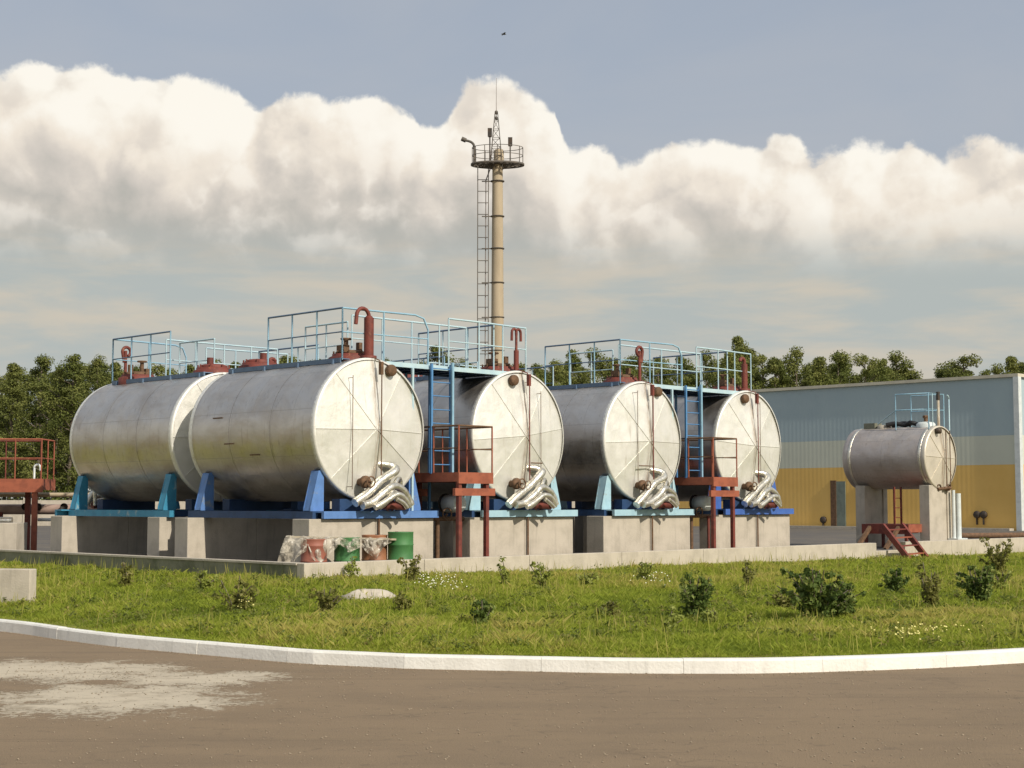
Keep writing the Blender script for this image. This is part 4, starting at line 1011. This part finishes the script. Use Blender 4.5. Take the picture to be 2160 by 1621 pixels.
# shrubs
def ground_hit(px, py):
    lo, hi = 12.0, 70.0
    for _ in range(40):
        m = (lo+hi)/2; p = at(px, py, m)
        if p.z > float(ground_z(p.x, p.y)): lo = m
        else: hi = m
    return at(px, py, lo)
def shrub(px, py, hp, wp, m, label, dens=1.0, name='shrub', leaf=.07):
    p = ground_hit(px, py); s = p.y/F; h = hp*s; w = wp*s*.5
    w *= 1.22; t = thing(name, (p.x, p.y, p.z-.02), 0, label, 'shrub', None)
    st = MB(); C = []; Rd = []; ns = max(5, int(10*dens*w/.3))
    for i in range(ns):
        a = random.uniform(0, 6.28); r = w*random.uniform(.15, .95); hh = h*random.uniform(.6, 1.0)*(1-.25*(r/w)**2)
        e = (r*1.25*math.cos(a), r*math.sin(a), hh*random.uniform(.85, 1.15)); mid_ = (e[0]*.4, e[1]*.4, hh*.5); st.tube(catm3([(e[0]*.15, e[1]*.15, 0), mid_, e], 3), .007, 4)
        nk = max(3, int(hh/.09))
        for k in range(nk):
            f = .18+.82*(k+.5)/nk; q = Vector((e[0]*.15, e[1]*.15, 0)).lerp(Vector(mid_), min(1, f*2)) if f < .5 else Vector(mid_).lerp(Vector(e), (f-.5)*2)
            C.append(np.array(q)+rng.normal(size=3)*.03); Rd.append(random.uniform(.05, .11)*(1.3-.6*f))
    V, Fc, ti = leaf_quads(np.array(C), np.array(Rd), int(16*dens)+4, leaf)
    V[:, 2] = np.maximum(V[:, 2], .01)
    o = bpy.data.objects.new('foliage', npmesh('foliage', V, Fc, m, ti)); COL.objects.link(o); o.parent = t
    st.build('stems', M_bark, t)
random.seed(5)
S, Rr, Yy = M_leafS, M_leafR, M_leafY
for a in [(498, 1292, 78, 70, Rr, 'loose brownish green bush in the grass below the end of the left wall'),
          (683, 1300, 62, 66, Rr, 'olive bush in the grass just below the wall corner'),
          (745, 1226, 52, 36, Yy, 'thin yellow green sapling before the wall in front of the drums'),
          (870, 1232, 66, 40, Rr, 'upright leafy weed before the wall right of the drums'),
          (850, 1292, 42, 36, Rr, 'small brown green weed in the grass right of the pale lump'),
          (1070, 1240, 66, 38, Yy, 'left one of two saplings before the wall at the second tank'),
          (1146, 1246, 72, 44, Yy, 'right one of two saplings before the wall at the second tank'),
          (1018, 1322, 72, 34, S, 'narrow dark bush standing alone in the middle of the grass'),
          (1358, 1232, 60, 46, Yy, 'leafy weed before the wall below the third tank'),
          (1285, 1304, 46, 34, Rr, 'low olive weed left of the round dark bush'),
          (1465, 1306, 98, 76, S, 'round dark green bush below the orange platform near the farthest tank'),
          (1500, 1316, 40, 60, Yy, 'yellow green low weed at the foot of the round dark bush'),
          (1580, 1242, 60, 40, Rr, 'slender olive weed between the two dark bushes'),
          (1722, 1312, 128, 140, S, 'largest bush, broad and dark green, in the grass right of centre'),
          (1778, 1308, 92, 66, S, 'dark green bush grown against the right side of the largest bush'),
          (1652, 1290, 44, 54, Rr, 'brownish low bush on the left side of the largest bush'),
          (1890, 1252, 58, 44, S, 'small green bush left of the foot of the red steps'),
          (1962, 1284, 92, 68, Rr, 'dark brownish bush below the foot of the red steps'),
          (2068, 1274, 94, 74, S, 'green bush right of the bush below the red steps'),
          (2108, 1250, 60, 50, Yy, 'low yellow green bush near the right edge of the grass'),
          (2105, 1215, 88, 66, Rr, 'tall reddish weed stalks before the wall near the right edge'),
          (265, 1242, 72, 14, Rr, 'single thin weed stalk before the left wall'),
          (1410, 1330, 44, 46, Yy, 'pale low weed left of the round dark bush foot'),
          (430, 1245, 44, 50, Yy, 'low bright weed before the middle of the left wall'),
          (1240, 1240, 40, 40, Yy, 'low bright weed before the wall between second and third tank')]:
    shrub(*a[:5], a[5], dens=1.5 if a[4] is S else .9)

# grass
def vnoise(x, y, s, seed):
    r = np.random.default_rng(seed); G = r.random((256, 256)); x = x/s+100; y = y/s+100
    xi, yi = np.floor(x).astype(int), np.floor(y).astype(int); fx, fy = x-xi, y-yi; fx = fx*fx*(3-2*fx); fy = fy*fy*(3-2*fy)
    g = lambda a, b: G[a % 256, b % 256]
    return (g(xi, yi)*(1-fx)+g(xi+1, yi)*fx)*(1-fy)+(g(xi, yi+1)*(1-fx)+g(xi+1, yi+1)*fx)*fy
def grass():
    N = 1100000; t = rng.random(N)
    Y = 16.2+ (56-16.2)*rng.random(N)**1.5; X = (rng.random(N)*2-1)*(Y*.352+.8)
    u, b = wallcoord(X, Y)
    inside = (u > -.02) & (b > -.02)                       # in the yard
    r = Y-kerb_y(X)
    keep = (~inside) & (r > .20) & (Y < 60)
    X, Y = X[keep], Y[keep]; n = len(X)
    p1 = vnoise(X, Y, .55, 1); p2 = vnoise(X, Y, 2.2, 2); p3 = vnoise(X, Y, .16, 3)
    h = (.02+.075*p1*p1+.05*p2*p2+.045*p3)*rng.uniform(.55, 1.3, n)
    h *= np.clip((Y-kerb_y(X))/.8, .45, 1)
    tall = rng.random(n) < .012; h[tall] *= 1.5
    w = rng.uniform(.0028, .0055, n)*(Y/20)**.8; a = rng.random(n)*2*np.pi; la = rng.random(n)*2*np.pi; lean = h*rng.uniform(.2, 1.1, n)
    stalk = rng.random(n) < .005*(p2 > .35)*(1+2*(Y > 24)); h[stalk] = rng.uniform(.16, .34, stalk.sum()); lean[stalk] = h[stalk]*.15; w[stalk] *= .8
    z = ground_z(X, Y)-.01
    ax, ay = np.cos(a)*w, np.sin(a)*w; lx, ly = np.cos(la)*lean, np.sin(la)*lean
    v0 = np.stack([X-ax, Y-ay, z], 1); v1 = np.stack([X+ax, Y+ay, z], 1)
    v2 = np.stack([X+ax*.5+lx*.4, Y+ay*.5+ly*.4, z+h*.62], 1); v3 = np.stack([X-ax*.0+lx, Y+ly, z+h], 1)
    V = np.stack([v0, v1, v2, v3], 1).reshape(-1, 3); Fc = np.arange(4*n).reshape(-1, 4)
    brown = np.clip(p2*1.35+.45*vnoise(X, Y, .9, 9)-.45, 0, 1)
    ti = np.clip(.08+.52*p1+.40*(p3-.5)+.45*(brown-.25)+rng.normal(size=n)*.13, 0, 1); ti[stalk] = rng.uniform(.6, 1, stalk.sum()); ti[tall] = np.clip(ti[tall]+.25, 0, .9)
    me = npmesh('grass', V, Fc, M_grass, np.repeat(ti, 4)); o = bpy.data.objects.new('grass', me); COL.objects.link(o)
    tag(o, 'sunlit uneven green grass between the white kerb and the low wall', 'grass', None, 'stuff')
grass()
# low broad-leaved weeds too many to count
nW = 2000; Yw = 17+30*rng.random(nW)**1.3; Xw = (rng.random(nW)*2-1)*Yw*.35; uw, bw = wallcoord(Xw, Yw)
kk_ = ~((uw > -.1) & (bw > -.1)) & (Yw-kerb_y(Xw) > .35) & (vnoise(Xw, Yw, 1.8, 21) > .36); Xw, Yw = Xw[kk_], Yw[kk_]
C = np.stack([Xw, Yw, ground_z(Xw, Yw)+.05+.05*rng.random(len(Xw))], 1)
V, Fc, ti = leaf_quads(C, rng.uniform(.06, .17, len(C)), 26, .05); me = npmesh('ground_weeds', V, Fc, leaf_mat('weed_leaves', (.10, .14, .03), (.22, .25, .05), (.42, .34, .12), .4), ti)
o = bpy.data.objects.new('ground_weeds', me); COL.objects.link(o); tag(o, 'low broad leaved weeds scattered through the grass', 'weeds', None, 'stuff')
# white flower heads
M_flow = mat('white_petals', (.78, .77, .62), .8); M_fly = mat('yellow_petals', (.72, .66, .25), .8)
def flowers(px, py, wp, hp, n, m, label):
    p = ground_hit(px, py); V = []; Fc = []
    for _ in range(n):
        q = ground_hit(px+random.gauss(0, wp/3), py+random.gauss(0, hp/3)); z = q.z+random.uniform(.12, .24); s = random.uniform(.007, .014); o = len(V)
        for a in range(6): V.append((q.x+s*math.cos(a*1.047), q.y+s*math.sin(a*1.047)*.7-.2*s, z+s*.7*math.sin(a*1.047)))
        V.append((q.x, q.y, z-.01)); Fc += [(o+a, o+(a+1) % 6, o+6) for a in range(6)]
    me = npmesh('flowers', np.array(V), np.array(Fc), m); ob = bpy.data.objects.new('wild_flowers', me); COL.objects.link(ob); tag(ob, label, 'flowers', None, 'stuff')
flowers(925, 1246, 100, 26, 70, M_flow, 'patch of tiny white flowers in the grass before the wall at the orange platform')
flowers(1940, 1362, 120, 16, 60, M_fly, 'patch of pale yellow flowers by the kerb at the right')
flowers(1380, 1240, 60, 24, 26, M_flow, 'few scattered white flowers before the wall below the third tank')
flowers(510, 1298, 30, 10, 10, M_fly, 'small tuft of yellow flowers at the foot of the bush left of the corner')
# pale lump of hardened cement in the grass
p = ground_hit(772, 1268); m = MB(); V = []; 
for j in range(7):
    for i in range(22):
        a = i/22*6.283; f = j/6; r = math.cos(f*math.pi/2)**.6*(1+.18*math.sin(3*a+1)+.1*math.sin(7*a)); V.append((.36*r*math.cos(a)*(1+.15*math.sin(5*a)), .22*r*math.sin(a), .11*math.sin(f*math.pi/2)*(1+.5*math.sin(2*a+.5))+.012*math.sin(9*a+j)))
m.add(V, [(j*22+i, j*22+(i+1) % 22, (j+1)*22+(i+1) % 22, (j+1)*22+i) for j in range(6) for i in range(22)], True)
o = m.build('cement_lump', M_concrete, None, (p.x, p.y, p.z+.02)); tag(o, 'pale lump of hardened cement lying in the grass below the drums', 'rubble')
# bird
p = at(1062, 73, 140); m = MB()
m.tube([(-.22, 0, 0), (-.1, 0, .02), (.08, 0, .03), (.2, 0, .04), (.28, 0, .03)], [.02, .07, .08, .05, .01], 8)
for s in (-1, 1): m.add([(-.08, 0, .05), (.1, 0, .05), (.14, s*.28, .12), (.02, s*.55, .03), (-.02, s*.28, .11), (-.08, 0, .03), (.1, 0, .03), (.14, s*.28, .10), (.02, s*.55, .02), (-.02, s*.28, .09)],
                        [(0, 1, 2, 4), (4, 2, 3), (5, 9, 7, 6), (9, 8, 7), (1, 6, 7, 2), (2, 7, 8, 3), (4, 3, 8, 9), (0, 4, 9, 5)])
o = m.build('bird', mat('bird_grey', (.10, .10, .11), .8), None, p, R(20)); tag(o, 'small dark bird flying high above the mast', 'bird')
